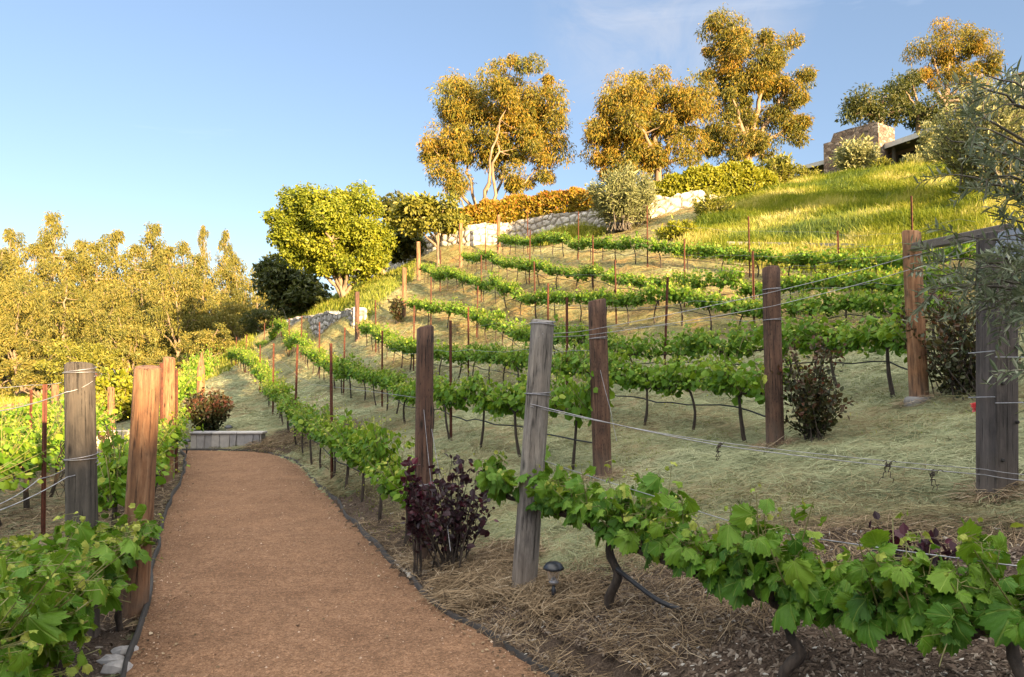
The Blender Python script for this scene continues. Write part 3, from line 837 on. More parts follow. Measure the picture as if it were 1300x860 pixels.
for k, L_ in STAKES.items():
    for i, (u, v, Y, vt) in enumerate(L_):
        p = at(u, v, Y)
        stake(p[:2], 1.8, f"rusty steel stake, {ORD[i]} from the near end of the {ROW_NAME[k]}", "rusty stakes of the hillside rows", at(u, vt, Y)[2])


def wire(P, r, name, label, cat, group, mat="wire", sides=4):
    mb = MB(); tube(mb, P, r, sides, .5, 0, True)
    return tag(mb.build(name, M[mat], None, True), label, cat, group)


def sag(a, b, s, n=14):
    t = np.linspace(0, 1, n)[:, None]; P = np.asarray(a) * (1 - t) + np.asarray(b) * t
    P[:, 2] -= 4 * s * (t * (1 - t))[:, 0]; return P


def twisted(P, r, turns=60, off=.006):
    P = resample(P, n=220); t = np.linspace(0, turns * 2 * np.pi, len(P))
    P = P.copy(); P[:, 2] += off * np.sin(t); P[:, 1] += off * np.cos(t); return P


def strand(pts, label, r=.0028, s=.012, mat="wire"):
    Q = [at(*p) for p in pts]
    P = np.vstack([sag(Q[i], Q[i + 1], s, 12)[: -1 if i < len(Q) - 2 else None] for i in range(len(Q) - 1)])
    return wire(P, r, "fence_wire", label, "wire", "wires strung between the end posts", mat)


strand([(689, 424, 4.87), (760, 417, 7.43), (980, 371, 7.3), (1160, 324, 7.78), (1283, 291, 4.64)], "uppermost wire from the grey post across all the end posts", .003)
strand([(683, 428, 4.87), (766, 423, 7.43), (980, 389, 7.3), (1160, 341, 7.78), (1283, 300, 4.64)], "second wire from the top across the end posts", .003)
strand([(673, 513, 4.87), (915, 566, 4.83), (1250, 603, 4.63), (1340, 612, 4.6)], "lower wire with dried tendrils from the grey post to the plank post", .003)
strand([(673, 516, 4.88), (900, 560, 4.86), (1250, 596, 4.63), (1340, 604, 4.6)], "thin twin wire just above the lower wire", .0022)
strand([(548, 545, 5.78), (565, 640, 5.55), (572, 700, 5.3)], "slack wire running from the brown post down beside the purple shrub", .0022)
strand([(538, 520, 5.78), (549, 630, 5.6)], "short loose wire hanging down the brown post at the purple shrub", .0022)
strand([(762, 470, 7.45), (775, 520, 7.3), (783, 560, 7.2)], "loose wire hanging down the face of the brown post behind the grey one", .0022)
strand([(118, 484, 4.36), (84, 498, 4.3), (0, 522, 3.9), (-70, 548, 3.6)], "upper wire from the dark grey post into the valley rows", .0028)
strand([(128, 588, 4.45), (85, 606, 4.28), (0, 648, 3.9), (-60, 676, 3.6)], "lower wire from the dark grey post into the valley rows", .003)
strand([(86, 593, 4.4), (50, 608, 4.2), (0, 640, 3.95), (-60, 672, 3.7)], "second low wire crossing the one from the dark grey post", .0028)
strand([(78, 486, 9.3), (40, 489, 9.2), (-40, 494, 9)], "thin top wire joining the rusty stakes of the valley rows", .0035)

trng = np.random.default_rng(44)
for (u, v, Y, sc_, lab) in ((1182, 603, 4.6, .09, "dried forked tendril on the lower wire near the plank post"), (1127, 592, 4.62, .10, "curly dried tendril dangling midway along the lower wire"),
                            (912, 568, 4.8, .08, "wad of dried tendril and wire knot on the lower wire"), (80, 560, 4.5, .34, "long dried tendril chain hanging beside the dark grey post"),
                            (75, 500, 9.2, .5, "dark tendril hanging from the top valley wire")):
    mb = MB(); p = at(u, v, Y)
    for q in range(4):
        n = 9; t = np.linspace(0, 1, n)
        dirx = trng.normal(0, .5); long_ = sc_ > .2
        P = p + np.c_[dirx * sc_ * (.25 if long_ else 1) * t + .015 * np.sin(t * 14 + q), .02 * np.cos(t * 11 + q), -sc_ * t * (1 if q % 2 or long_ else -.35) + .012 * np.sin(t * 17)]
        tube(mb, P, np.linspace(.004, .002, n), 4)
    tag(mb.build("dried_tendril", M["vine_bark"]), lab, "tendril", "dried tendrils on the wires")


# ------------------------------------------------------------------ hillside rows
VAR = make_vine_variants()
vrng = np.random.default_rng(11)


def plant_row(k, P, name, s0, s1, step, group, scale=(1, 1, 1), start_word="near", hose=True, catch=None, keep=None, big=None, zhose=.36):
    d = np.r_[0, np.cumsum(np.linalg.norm(np.diff(P, axis=0), axis=1))]
    s, i, spots = s0, 0, []
    while s < d[-1] - s1:
        j = int(np.searchsorted(d, s)); j = min(j, len(P) - 1)
        p, h, sl = frame_at(P, j)
        if keep is None or keep(p):
            f = vrng.uniform(.9, 1.12)
            g = big(p) if big else 1.0
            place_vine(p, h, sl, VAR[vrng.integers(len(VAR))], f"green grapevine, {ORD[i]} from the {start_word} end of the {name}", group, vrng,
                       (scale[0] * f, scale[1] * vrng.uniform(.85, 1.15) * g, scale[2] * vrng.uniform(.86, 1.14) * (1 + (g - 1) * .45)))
            i += 1; spots.append(j)
        s += step * vrng.uniform(.9, 1.1)
    zz = ground(P[:, 0], P[:, 1])
    if hose:
        jj = np.arange(4, len(P) - 4, 6)
        sagz = zhose + .05 * (vnoise(jj * .05 * 1.6 + k * 7, jj * 0 + k) - .5) * 2
        T = norm(np.gradient(P, axis=0)); Nn = np.stack([T[:, 1], -T[:, 0]], 1)
        wire(np.c_[P[jj] + Nn[jj] * .03, zz[jj] + sagz], .0095, "drip_hose", f"black drip hose slung under the vines of the {name}", "hose", "drip hoses under the vine rows", "hose", 6)
    if catch:
        jj = np.arange(0, len(P), 10)
        wire(np.c_[P[jj], zz[jj] + catch], .0026, "trellis_wire", f"thin trellis wire above the vines of the {name}", "wire", "trellis wires of the vine rows", "wire", 3)
    return i


HG = "grapevines of the hillside rows"
for k in (1, 2, 3, 4, 5, 6, 7):
    P = row_curve(k)
    big = (lambda p: 1.0) if k not in (2, 3, 4) else (lambda p: 1.0 + (.5 if k == 4 else .18) * float(sstep(11, 8.0, p[1])))
    plant_row(k, P, ROW_NAME[k], .55, .3, 1.02, HG, big=big, catch=1.35, scale=(1, 1.0, 1.0))


def cordon_vine(seed, foot, C, label, group, shoots=30, per=13, size=.115, top=.34, spread=.15, down=.08, r=.03, bark=True, side=None):
    """A vine seen close up: gnarled trunk, cordon along the points C, shoots with large toothed leaves."""
    rng = np.random.default_rng(seed)
    C = resample(catmull(np.asarray(C, float), 10), n=60)
    foot = np.array([foot[0], foot[1], G(foot[0], foot[1])])
    root = empty("grapevine", foot, label, "grapevine", group)
    tr, lf, sh = MB(), MB(), MB()
    Cn = C + np.c_[rng.normal(0, .004, (60, 2)), .012 * np.sin(np.linspace(0, 14, 60) + seed)]
    j0 = int(np.argmin(np.linalg.norm(C[:, :2] - foot[:2], axis=1))); t = np.linspace(0, 1, 12)[:, None]
    T0 = foot + (C[j0] - foot) * t + np.c_[.016 * np.sin(t[:, 0] * 11 + seed) + .03 * np.sin(t[:, 0] * 4), .02 * np.cos(t[:, 0] * 7) - .03, 0 * t[:, 0]] * (t * (1 - t) * 4)
    T0[0, 2] -= .08
    tube(tr, T0 - foot, r * (1.3 - .3 * t[:, 0]), 9, .5, 0, True, .13, rng)
    w = r * (1 - .45 * np.abs(np.linspace(0, 1, 60) - j0 / 60))
    tube(tr, Cn - foot, w * (1 + .12 * np.sin(np.linspace(0, 40, 60))), 8, .5, 0, True, .12, rng)
    tmpl = [grape_template(39, True, np.random.default_rng(seed + q), .15, .25 + .28 * (q % 3), .3 + .4 * (q % 4)) for q in range(8)]
    tang = norm(np.gradient(C, axis=0)); side_v = norm(np.cross(tang, [0, 0, 1.0]))
    P, S, O, Tn = [], [], [], []
    for q in range(shoots):
        j = rng.integers(0, 60); b = C[j]; h = top * rng.uniform(.6, 1.1) * (1.7 if rng.random() < .2 else 1)
        lat = side_v[j] * spread * np.clip(rng.normal(0, 1), -1.25, 1.25) * 1.2; al = tang[j] * rng.normal(0, .10); dr = rng.random() < down
        n = per if not dr else int(per * .9)
        if rng.random() < .5: tube(tr, np.array([b, b + [0, 0, .05] + lat * .15, b + [0, 0, .09] + lat * .3]) - foot, [r * .5, r * .42, r * .3], 6, .5, 0, True, .1, rng)
        tt = np.sort(rng.random(n))
        f = lambda a: b + lat * a[:, None] * 1.5 + al * a[:, None] + np.c_[0 * a, 0 * a, (h * a if not dr else h * .55 * a - .55 * h * a ** 2 * 1.5)]
        tube(sh, f(np.linspace(0, 1.04, 8)) - foot, np.linspace(.0042, .0018, 8), 5, .5, 0, False)
        p0 = f(tt) + [0, 0, .06]
        off = norm(side_v[j] * rng.choice([-1, 1], n)[:, None] + rng.normal(0, .6, (n, 3))) * rng.uniform(.02, .085, (n, 1)) * [1, 1, .5]
        tip = tt > .86
        s = size * np.clip(rng.lognormal(-.04, .38, n), .4, 1.8) * np.where(tip, .42, 1) * (1 - .25 * tt)
        for a, c in zip(p0, p0 + off):     # petioles
            tube(sh, np.array([a, c]) - foot, .0016, 3, .5, 0, False)
        P.append(p0 + off); S.append(s); O.append(off / np.linalg.norm(off, axis=1, keepdims=True) * [1, 1, .3])
        Tn.append(np.clip(.36 + .28 * tt + rng.normal(0, .12, n) + tip * .38, 0, 1))
    P, S, O, Tn = map(np.concatenate, (P, S, O, Tn))
    wh = rng.integers(0, 8, len(P))
    for q in range(8):
        m_ = wh == q
        stamp(lf, tmpl[q][0], tmpl[q][1], P[m_] - foot, leaf_frames(rng, m_.sum(), norm(O[m_]), .45), S[m_] * 1.25, Tn[m_], 0, True)
    lf.build("foliage", M["grape_near"], root, True); sh.build("green_shoots", M["shoot"], root); tr.build("trunk", M["vine_bark"], root, True)
    return root


def make_near_leaf():
    m = leaf_mat("grape_leaf_close", [(0.0, (0.022, 0.075, 0.012)), (0.4, (0.065, 0.165, 0.014)), (0.75, (0.15, 0.26, 0.022)), (1.0, (0.33, 0.36, 0.07))], 0.45, 0.3, None, .22)
    nt = m.node_tree; b = nt.nodes["Principled BSDF"]
    # palmate veins from the blade coordinates
    a = N(nt, "ShaderNodeAttribute"); a.attribute_name = "blade"; sx = N(nt, "ShaderNodeSeparateXYZ"); nt.links.new(a.outputs["Vector"], sx.inputs[0])
    y = math_(nt, "SUBTRACT", sx.outputs["Y"], .06)
    ang = math_(nt, "ABSOLUTE", math_(nt, "ARCTAN2", sx.outputs["X"], y)); r = math_(nt, "SQRT", math_(nt, "ADD", math_(nt, "MULTIPLY", sx.outputs["X"], sx.outputs["X"]), math_(nt, "MULTIPLY", y, y)))
    d = None
    for k in (0.0, .88, 1.85):
        q = math_(nt, "ABSOLUTE", math_(nt, "SUBTRACT", ang, k)); d = q if d is None else math_(nt, "MINIMUM", d, q)
    d = math_(nt, "MULTIPLY", d, r)
    side = math_(nt, "ABSOLUTE", math_(nt, "SINE", math_(nt, "SUBTRACT", math_(nt, "MULTIPLY", r, 26.0), math_(nt, "MULTIPLY", d, 30.0))))
    v1 = ramp(nt, [(.008, (1, 1, 1)), (.022, (0, 0, 0))], d); v2 = ramp(nt, [(.0, (.45, .45, .45)), (.12, (0, 0, 0))], side)
    vv = math_(nt, "MAXIMUM", v1, v2)
    src = b.inputs["Base Color"].links[0].from_socket
    c = mix(nt, src, (.26, .36, .07), math_(nt, "MULTIPLY", vv, .55))
    nt.links.new(c, b.inputs["Base Color"])
    n = noise(nt, 60, 4, .6, coords(nt)); bump(nt, b, math_(nt, "SUBTRACT", math_(nt, "MULTIPLY", n, .6), math_(nt, "MULTIPLY", vv, .5)), .6, .006)
    return m


M["grape_near"] = make_near_leaf()
z_ = lambda x, y, h: (x, y, G(x, y) + h)
N0 = "large leaved grapevines by the grey post"
cordon_vine(21, (.56, 4.22), [at(620, 622, 5.15), at(700, 648, 4.8), at(745, 665, 4.5), at(830, 708, 3.85), at(905, 738, 3.5)],
            "large leaved grapevine whose gnarled trunk stands between the grey post and black hose", N0, 46, 14, .08, .25, .085, .12, .024)
cordon_vine(22, (1.12, 3.0), [at(905, 738, 3.45), at(980, 765, 3.1), at(1060, 788, 2.85), at(1120, 800, 2.68)],
            "large leaved grapevine with tall shoot tips growing below the lower wire", N0, 34, 12, .074, .26, .08, .14, .019)
cordon_vine(23, (1.62, 2.35), [at(1120, 800, 2.66), at(1190, 806, 2.5), at(1260, 800, 2.4), at(1340, 790, 2.3)],
            "large leaved grapevine crowding the plank post foot and leaving the picture", N0, 27, 12, .074, .30, .085, .28, .018)
NL = "large leaved grapevines at the valley edge of the path"
cordon_vine(31, (-2.35, 3.75), [z_(-2.58, 4.2, .38), z_(-2.40, 3.75, .42), z_(-2.2, 3.3, .45), z_(-2.1, 3.05, .45)], "leafy grapevine spreading at the feet of the dark grey post", NL, 84, 17, .095, .25, .16, .2)
cordon_vine(32, (-2.0, 2.75), [z_(-2.12, 3.05, .45), z_(-2.0, 2.75, .45), z_(-1.9, 2.4, .45), z_(-1.85, 2.2, .45)], "leafy grapevine with broad leaves hanging towards the path in the corner", NL, 84, 17, .095, .27, .16, .3)
cordon_vine(33, (-2.35, 2.6), [z_(-2.75, 3.3, .45), z_(-2.5, 2.9, .48), z_(-2.3, 2.5, .48), z_(-2.1, 2.1, .45)], "leafy grapevine filling the very corner away from the path", NL, 84, 17, .09, .27, .18, .3)

cordon_vine(34, (-2.44, 4.5), [z_(-2.58, 4.75, .36), z_(-2.50, 4.5, .36), z_(-2.38, 4.2, .36)], "small leafy grapevine wrapped round the foot of the knotty orange post", NL, 22, 13, .085, .24, .10, .3, .016)
# hose and catch wire of the closest row
strand([(690, 585, 4.9), (830, 630, 3.95), (960, 672, 3.3), (1240, 712, 2.45), (1340, 722, 2.3)], "green grey wire threading through the large vine leaves", .0025, .004)
P = np.array([at(782, 722, 4.15), at(805, 740, 4.1), at(835, 762, 3.95), at(865, 775, 3.85)])
wire(catmull(P, 6), .014, "drip_hose", "thick black hose end lying on the mulch beside the gnarled vine", "hose", "drip hoses under the vine rows", "hose", 8)

# ------------------------------------------------------------------ rows on the valley side of the path
le = resample(catmull(L_EDGE, 8), .05)
def offset_row(off, y0, y1):
    T = norm(np.gradient(le, axis=0)); Nn = np.stack([-T[:, 1], T[:, 0]], 1)
    Q = le + Nn * off; Q = Q[(Q[:, 1] > y0) & (Q[:, 1] < y1)]
    return resample(Q, .05)
VG = "grapevines of the valley rows"
ROW_V = {"a": "valley row along the path edge", "b": "valley row two metres from the path", "c": "outer valley row", "d": "outermost valley row"}
plant_row(21, offset_row(.28, 5.7, 14.2), ROW_V["a"], .3, .2, .85, VG, scale=(.95, 1.15, 1.0), hose=False, catch=None)
far_l = np.array([(-7.2, 14.6), (-8.3, 17.5), (-9.3, 20.5), (-10.2, 23.5)])
plant_row(22, offset_row(1.6, 4.9, 13.6), ROW_V["b"], .3, .2, 1.0, VG, scale=(1, 1.35, 1.12), hose=True, catch=1.3, zhose=.45)
plant_row(23, resample(catmull([(-6.3, 7.6), (-7.6, 10.4), (-9.0, 13.6), (-10.6, 17.4)], 10), .05), ROW_V["c"], .3, .2, 1.0, VG, scale=(1, 1.3, 1.15), hose=True, catch=None)
plant_row(24, resample(catmull([(-9.7, 12.2), (-11.0, 15.2), (-12.4, 18.4), (-13.6, 21.5)], 10), .05), ROW_V["d"], .3, .2, 1.0, VG, scale=(1, 1.3, 1.15), hose=False)
plant_row(25, resample(catmull(far_l, 10), .05), "short valley row beyond the path end", .3, .2, .95, VG, scale=(1, 1.4, 1.5), hose=False)
for i, (u, v, Y, vt, lab) in enumerate([(55, 668, 7.3, 488, "tall rusty stake leaning over the valley row two metres from the path"), (38, 600, 11.5, 495, "rusty stake in the outer valley row by the stump posts"),
                                        (206, 602, 10.1, 461, "thin rusty stake leaning against the orange post by the path"), (224, 590, 11.4, 470, "rusty stake in the leaves behind the orange post"),
                                        (99, 590, 12.5, 500, "rusty stake hidden partly behind the dark grey post")]):
    p = at(u, v, Y); stake(p[:2], 1.5, lab, "rusty stakes of the valley rows", at(u, vt, Y)[2])
# ------------------------------------------------------------------ stone walls
def worley(a, b, cell, seed, ax=1.0):
    """F1, F2 and a random value per cell for points (a, b)."""
    r = np.random.default_rng(seed); J = r.random((128, 128, 3))
    x, y = a / (cell * ax), b / cell
    xi, yi = np.floor(x).astype(int), np.floor(y).astype(int)
    f1 = np.full(x.shape, 9.0); f2 = f1.copy(); idv = np.zeros(x.shape)
    for dx in (-1, 0, 1):
        for dy in (-1, 0, 1):
            j = J[(xi + dx) % 128, (yi + dy) % 128]
            d = np.hypot(xi + dx + .1 + .8 * j[..., 0] - x, yi + dy + .1 + .8 * j[..., 1] - y)
            n1 = d < f1
            f2 = np.where(n1, f1, np.minimum(f2, d)); idv = np.where(n1, j[..., 2], idv); f1 = np.where(n1, d, f1)
    return f1, f2, idv


def stone_wall(name, XY, zb, zt, thick, cell, mat, label, seed=1, step=.07, amp=.09, ax=1.25, side=1, cat="wall"):
    """Rubble wall with a displaced front face. XY: foot line of the face; zb, zt: foot and top heights."""
    XY = np.asarray(XY, float); d0 = np.r_[0, np.cumsum(np.linalg.norm(np.diff(XY, axis=0), axis=1))]
    P = resample(XY, step); d = np.linspace(0, d0[-1], len(P)); zb = np.interp(d, d0, zb); zt = np.interp(d, d0, zt)
    zt = zt + (vnoise(d * 1.4 + seed, d * 0 + seed) - .5) * .22 + (vnoise(d * 5 + seed, d * 0 + 3) - .5) * .10
    T = norm(np.gradient(P, axis=0)); Nn = np.stack([T[:, 1], -T[:, 0]], 1) * side      # towards the viewer
    nz = int(max(6, (zt - zb).max() / step)); nt_ = int(max(3, thick / step))
    f = np.linspace(0, 1, nz); g = np.linspace(0, 1, nt_)[1:]
    n = len(P)
    front = np.stack([np.repeat(P[:, None, 0], nz, 1), np.repeat(P[:, None, 1], nz, 1), zb[:, None] + (zt - zb)[:, None] * f], -1)
    top = np.stack([P[:, None, 0] - Nn[:, None, 0] * thick * g, P[:, None, 1] - Nn[:, None, 1] * thick * g, np.repeat(zt[:, None], len(g), 1)], -1)
    back = np.stack([P[:, 0] - Nn[:, 0] * thick, P[:, 1] - Nn[:, 1] * thick, zb], -1)[:, None]
    A = np.repeat(d[:, None], nz + len(g), 1); B = np.concatenate([front[..., 2], zt[:, None] + g * thick], 1)
    wa = A + .12 * (vnoise(A * 2.2, B * 2.2) - .5); wb_ = B + .12 * (vnoise(A * 2.2 + 30, B * 2.2 + 9) - .5)
    f1, f2, idv = worley(wa + 50, wb_ + 50, cell, seed, ax)
    j = sstep(.05, .22, f2 - f1)
    disp = amp * (sstep(.02, .45, f2 - f1) * (.55 + .75 * idv) - .4) + .03 * (vnoise(A * 9, B * 9) - .5)
    grid = np.concatenate([front, top], 1)
    dirs = np.concatenate([np.repeat(np.c_[Nn, 0 * d][:, None], nz, 1), np.repeat(np.array([[[0, 0, .6]]]), n, 0).repeat(len(g), 1)], 1)
    grid = grid + dirs * disp[..., None]
    full = np.concatenate([grid, back], 1); m = full.shape[1]
    tint = np.concatenate([idv, np.full((n, 1), .5)], 1); jt = np.concatenate([j, np.ones((n, 1))], 1)
    i, k = np.meshgrid(np.arange(n - 1), np.arange(m), indexing="ij"); k2 = (k + 1) % m
    mb = MB(); mb.add(full.reshape(-1, 3), np.stack([i * m + k, (i + 1) * m + k, (i + 1) * m + k2, i * m + k2], -1).reshape(-1, 4), tint.reshape(-1))
    # ends: displaced grids too
    je = [jt.reshape(-1)]
    for e, sg in ((0, -1), (n - 1, 1)):
        p0, nn = P[e], Nn[e]; u = np.linspace(0, thick, nt_ + 2); vv = np.linspace(zb[e], zt[e], nz)
        U, W = np.meshgrid(u, vv); e1, e2, ei = worley(U + 20 * (e + 1), W + 50, cell, seed + 5)
        dd = amp * (sstep(.02, .45, e2 - e1) * (.55 + .75 * ei) - .35)
        V = np.stack([p0[0] - nn[0] * U + T[e, 0] * sg * dd, p0[1] - nn[1] * U + T[e, 1] * sg * dd, W], -1)
        a, b = np.meshgrid(np.arange(nz - 1), np.arange(nt_ + 1), indexing="ij"); q = nt_ + 2
        mb.add(V.reshape(-1, 3), np.stack([a * q + b, a * q + b + 1, (a + 1) * q + b + 1, (a + 1) * q + b], -1).reshape(-1, 4), ei.reshape(-1))
        je.append(sstep(.05, .22, e2 - e1).reshape(-1))
    o = mb.build(name, mat, None, False)
    at_ = o.data.attributes.new("joint", "FLOAT", "POINT"); at_.data.foreach_set("value", np.concatenate(je).astype(np.float32))
    return tag(o, label, cat)


lw = LOW_WALL
stone_wall("stone_wall", lw[::-1], [G(x, y) - .5 for x, y in lw[::-1]], [4.75, 4.65, 4.5, 4.3, 4.18, 4.03], .55, .26, M["stone_grey"],
           "low grey rubble wall with grass along its top, nearest the path", 3, .07, .06, 1.1)
UW = np.array([(-13.2, 55), (-9.6, 47.5), (-6.6, 42), (-4.3, 38.6), (-2.3, 37.0), (0.0, 37.5), (2.75, 35.5), (4.2, 34), (6.3, 32), (8.4, 31.6), (9.6, 32.2)])
stone_wall("stone_wall", UW, [6.0, 6.6, 6.9, 7.2, 7.3, 7.4, 7.6, 7.7, 7.9, 8.3, 8.9], [8.7, 8.9, 8.95, 9.1, 9.4, 9.65, 9.65, 9.55, 9.55, 9.65, 9.65], .7, .33, M["stone_white"],
           "long white boulder wall under the clipped hedges at the top of the rows", 8, .07, .065, 1.25)

# garden wall closing the path
mbw = empty("garden_wall", (-5.85, 14.66, 0), "low grey stone garden wall with a slab top closing the end of the path", "wall")
grng = np.random.default_rng(3)
mb = MB(); box(mb, (0, .05, .13), (1.62, .26, .42), 0, .5); mb.build("core", M["concrete"], mbw)
m_, nt_, b_ = new_mat("slate_panels")
c_ = ramp(nt_, [(0, (.17, .17, .185)), (.5, (.29, .285, .29)), (1, (.42, .40, .375))], attr(nt_))
n_ = noise(nt_, 8, 5, .65, coords(nt_)); c_ = mix(nt_, c_, ramp(nt_, [(.3, (.7, .7, .72)), (.7, (1.15, 1.12, 1.08))], n_), .8, "MULTIPLY")
nt_.links.new(c_, b_.inputs["Base Color"]); b_.inputs["Roughness"].default_value = .75; bump(nt_, b_, n_, .5, .02)
mb = MB(); x = -.81
while x < .78:
    w = min(grng.uniform(.13, .24), .81 - x); sk = grng.uniform(-.05, .05) if x > -.8 and x + w < .78 else 0
    z1 = .33; y = -.085 - grng.uniform(.01, .03)
    V = [(x + .006, y, -.06), (x + w - .006 + sk, y + .006, -.06), (x + w - .006, y, z1), (x + .006, y + .004, z1)]
    V += [(a, -.07, c) for a, _, c in V]
    mb.add(V, [[0, 1, 2, 3], [1, 5, 6, 2], [4, 0, 3, 7], [3, 2, 6, 7]], grng.random()); x += w
mb.build("stone_facing", m_, mbw)
mb = MB(); x = -.84
while x < .8:
    w = min(grng.uniform(.35, .6), .85 - x); box(mb, (x + w / 2, .05, .36), (w - .008, .36, .045), 0, grng.random(), 0, .008); x += w
mb.build("coping", m_, mbw)
mbw.rotation_euler = (0, 0, math.radians(2)); mbw.scale = (.88, 1, .95)
# concrete kerb wall in the tall grass above the top row
ka, kb = np.array([9.3, 23.2]), np.array([10.3, 19.4])
kc = np.array([(7.0, 22.9), (8.2, 22.6), (9.4, 21.4), (10.4, 19.8)])
Pk = resample(catmull(kc, 8), .3); Tk = norm(np.gradient(Pk, axis=0)); Nk = np.stack([Tk[:, 1], -Tk[:, 0]], 1)
zk = -.07 + np.array([at(0, 304, y)[2] if False else CAMZ + (VH - np.interp(x / y * F + 650, [925, 1115], [303, 306])) / F * y for x, y in Pk])
mb = MB(); V = np.stack([np.c_[Pk, zk - .9], np.c_[Pk, zk], np.c_[Pk - Nk * .2, zk], np.c_[Pk - Nk * .2, zk - .9]], 1)
i, j = np.meshgrid(np.arange(len(Pk) - 1), np.arange(3), indexing="ij")
mb.add(V.reshape(-1, 3), np.stack([i * 4 + j, (i + 1) * 4 + j, (i + 1) * 4 + j + 1, i * 4 + j + 1], -1).reshape(-1, 4)); mb.poly(V[0]); mb.poly(V[-1])
tag(mb.build("retaining_kerb", M["concrete"]), "low grey concrete retaining kerb half buried in the tall grass", "wall")
# cream block wall on the valley side
cb = empty("block_wall", (-8.05, 14.6, G(-8.05, 14.6)), "low cream block wall catching the sun behind the posts", "wall")
cm = plain_mat("cream_render", (.42, .34, .27), (.56, .47, .38), 6, .9, 0, .3)
for q in range(2):
    for w in range(3): mb = MB(); box(mb, (-.32 + .32 * w + .08 * q, 0, .12 + .26 * q), (.312, .3, .25), 0, .5, 0, .012); mb.build("block", cm, cb)
cb.rotation_euler = (0, 0, .25)


# ------------------------------------------------------------------ trees and shrubs
LEAF_D = (np.array([(0, 0, 0), (.5, .42, .10), (0, 1, -.05), (-.5, .42, .10)], float), np.array([(0, 1, 2), (0, 2, 3)]))
LEAF_R = (np.array([(0, 0, 0), (.40, .25, .07), (.42, .62, .07), (0, 1, -.06), (-.42, .62, .07), (-.40, .25, .07)], float), np.array([(0, 1, 2), (0, 2, 3), (0, 3, 4), (0, 4, 5)]))


def puff_leaves(mb, rng, C, Rr, per, L, W, droop=.5, flat=.8, tint=.5, tvar=.18, tmpl=LEAF_D, shell=.35):
    """Leaves spread through round clumps (centres C, radii Rr)."""
    n = len(C) * per; ci = np.repeat(np.arange(len(C)), per)
    d = rdir(rng, n); rad = (shell + (1 - shell) * rng.random(n) ** .6) * rng.lognormal(0, .10, n)
    P = C[ci] + d * (Rr[ci] * rad)[:, None] * np.array([1, 1, flat])
    Y = norm(rdir(rng, n) * 1.0 + d * .5 + np.array([0, 0, -1.6 * droop])); Z = norm(d * .7 + rdir(rng, n) * .8 + np.array([0, 0, .5]))
    s = rng.lognormal(0, .25, n)
    S = np.stack([W * s, L * s, L * s], 1)
    pt = rng.normal(0, .10, len(C))[ci]
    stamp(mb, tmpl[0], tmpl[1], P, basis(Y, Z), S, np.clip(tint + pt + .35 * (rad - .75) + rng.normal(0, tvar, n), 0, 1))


def lobes_to_puffs(rng, lobes, Y, r, depth=.8):
    """Lobes given as seen (column, row, half sizes, how many) at distance Y become clump centres with real depth."""
    C, k = [], Y / F
    for (u, v, ru, rv, n) in lobes:
        d = rdir(rng, n) * (rng.random((n, 1)) ** .42)
        c = at(u, v, Y)
        C.append(c + d * np.array([ru * k, max(ru, rv) * k * depth, rv * k]))
    C = np.vstack(C); R = r * k * rng.uniform(.7, 1.25, len(C))
    return C, R


def limbs(mb, rng, base, fork, C, nl, r, gnarl=.06, stems=1, twig=True):
    """Trunk(s) from base to fork, main limbs through the crown, a branch to every clump."""
    base, fork = np.asarray(base, float), np.asarray(fork, float)
    cen = C.mean(0)
    pts = []
    H = np.linalg.norm(fork - base)
    if stems == 1:
        t = np.linspace(0, 1, 9)[:, None]
        P = base + (fork - base) * t + rng.normal(0, gnarl * H * .25, (9, 3)) * (t * (1 - t) * 3)
        P[0, 2] -= .3; tube(mb, P, r * (1.2 - .4 * t[:, 0]), 9, .5, 0, False, .05, rng)
    # seeds for limbs: spread clumps
    idx = [int(np.argmax(C[:, 2] - .2 * np.abs(C[:, 0] - cen[0])))]
    while len(idx) < min(nl, len(C)):
        d = np.min(np.linalg.norm(C[:, None] - C[idx][None], axis=-1), axis=1); idx.append(int(np.argmax(d)))
    for n_, q in enumerate(idx):
        tgt = C[q]; t = np.linspace(0, 1, 14)[:, None]
        st = fork if stems == 1 else base + np.r_[rng.normal(0, .25 * r * 4, 2), 0]
        v = tgt - st; L = np.linalg.norm(v)
        mid = st + v * .5 + np.array([0, 0, .10 * L]) + rng.normal(0, gnarl * L, 3) * [1, 1, .4] - np.r_[v[:2], 0] * .12
        P = st * (1 - t) ** 2 + 2 * mid * t * (1 - t) + tgt * t ** 2 + rng.normal(0, .012 * L, (14, 3)) * (t * (1 - t) * 4)
        if stems > 1: P[0, 2] -= .3
        rr = r * (.75 if stems == 1 else .9) * (1 - .85 * t[:, 0]) * rng.uniform(.8, 1.1)
        tube(mb, P, np.maximum(rr, r * .08), 7, .5, 0, False, .05, rng)
        pts.append(np.c_[P[3:], rr[3:]])
    A = np.vstack(pts)
    if twig:
        for c in C:
            ok = A[:, 2] < c[2] + .3
            B = A[ok] if ok.any() else A
            a = B[int(np.argmin(np.linalg.norm(B[:, :3] - c, axis=1)))]
            t = np.linspace(0, 1, 6)[:, None]; v = c - a[:3]
            if np.linalg.norm(v) < .05: continue
            P = a[:3] + v * t + np.array([0, 0, -.1 * np.linalg.norm(v)]) * (t * (1 - t) * 4) + rng.normal(0, .02 * np.linalg.norm(v), (6, 3))
            tube(mb, P, max(min(a[3] * .6, r * .3), r * .07) * (1 - .8 * t[:, 0]), 5, .5, 0, False)


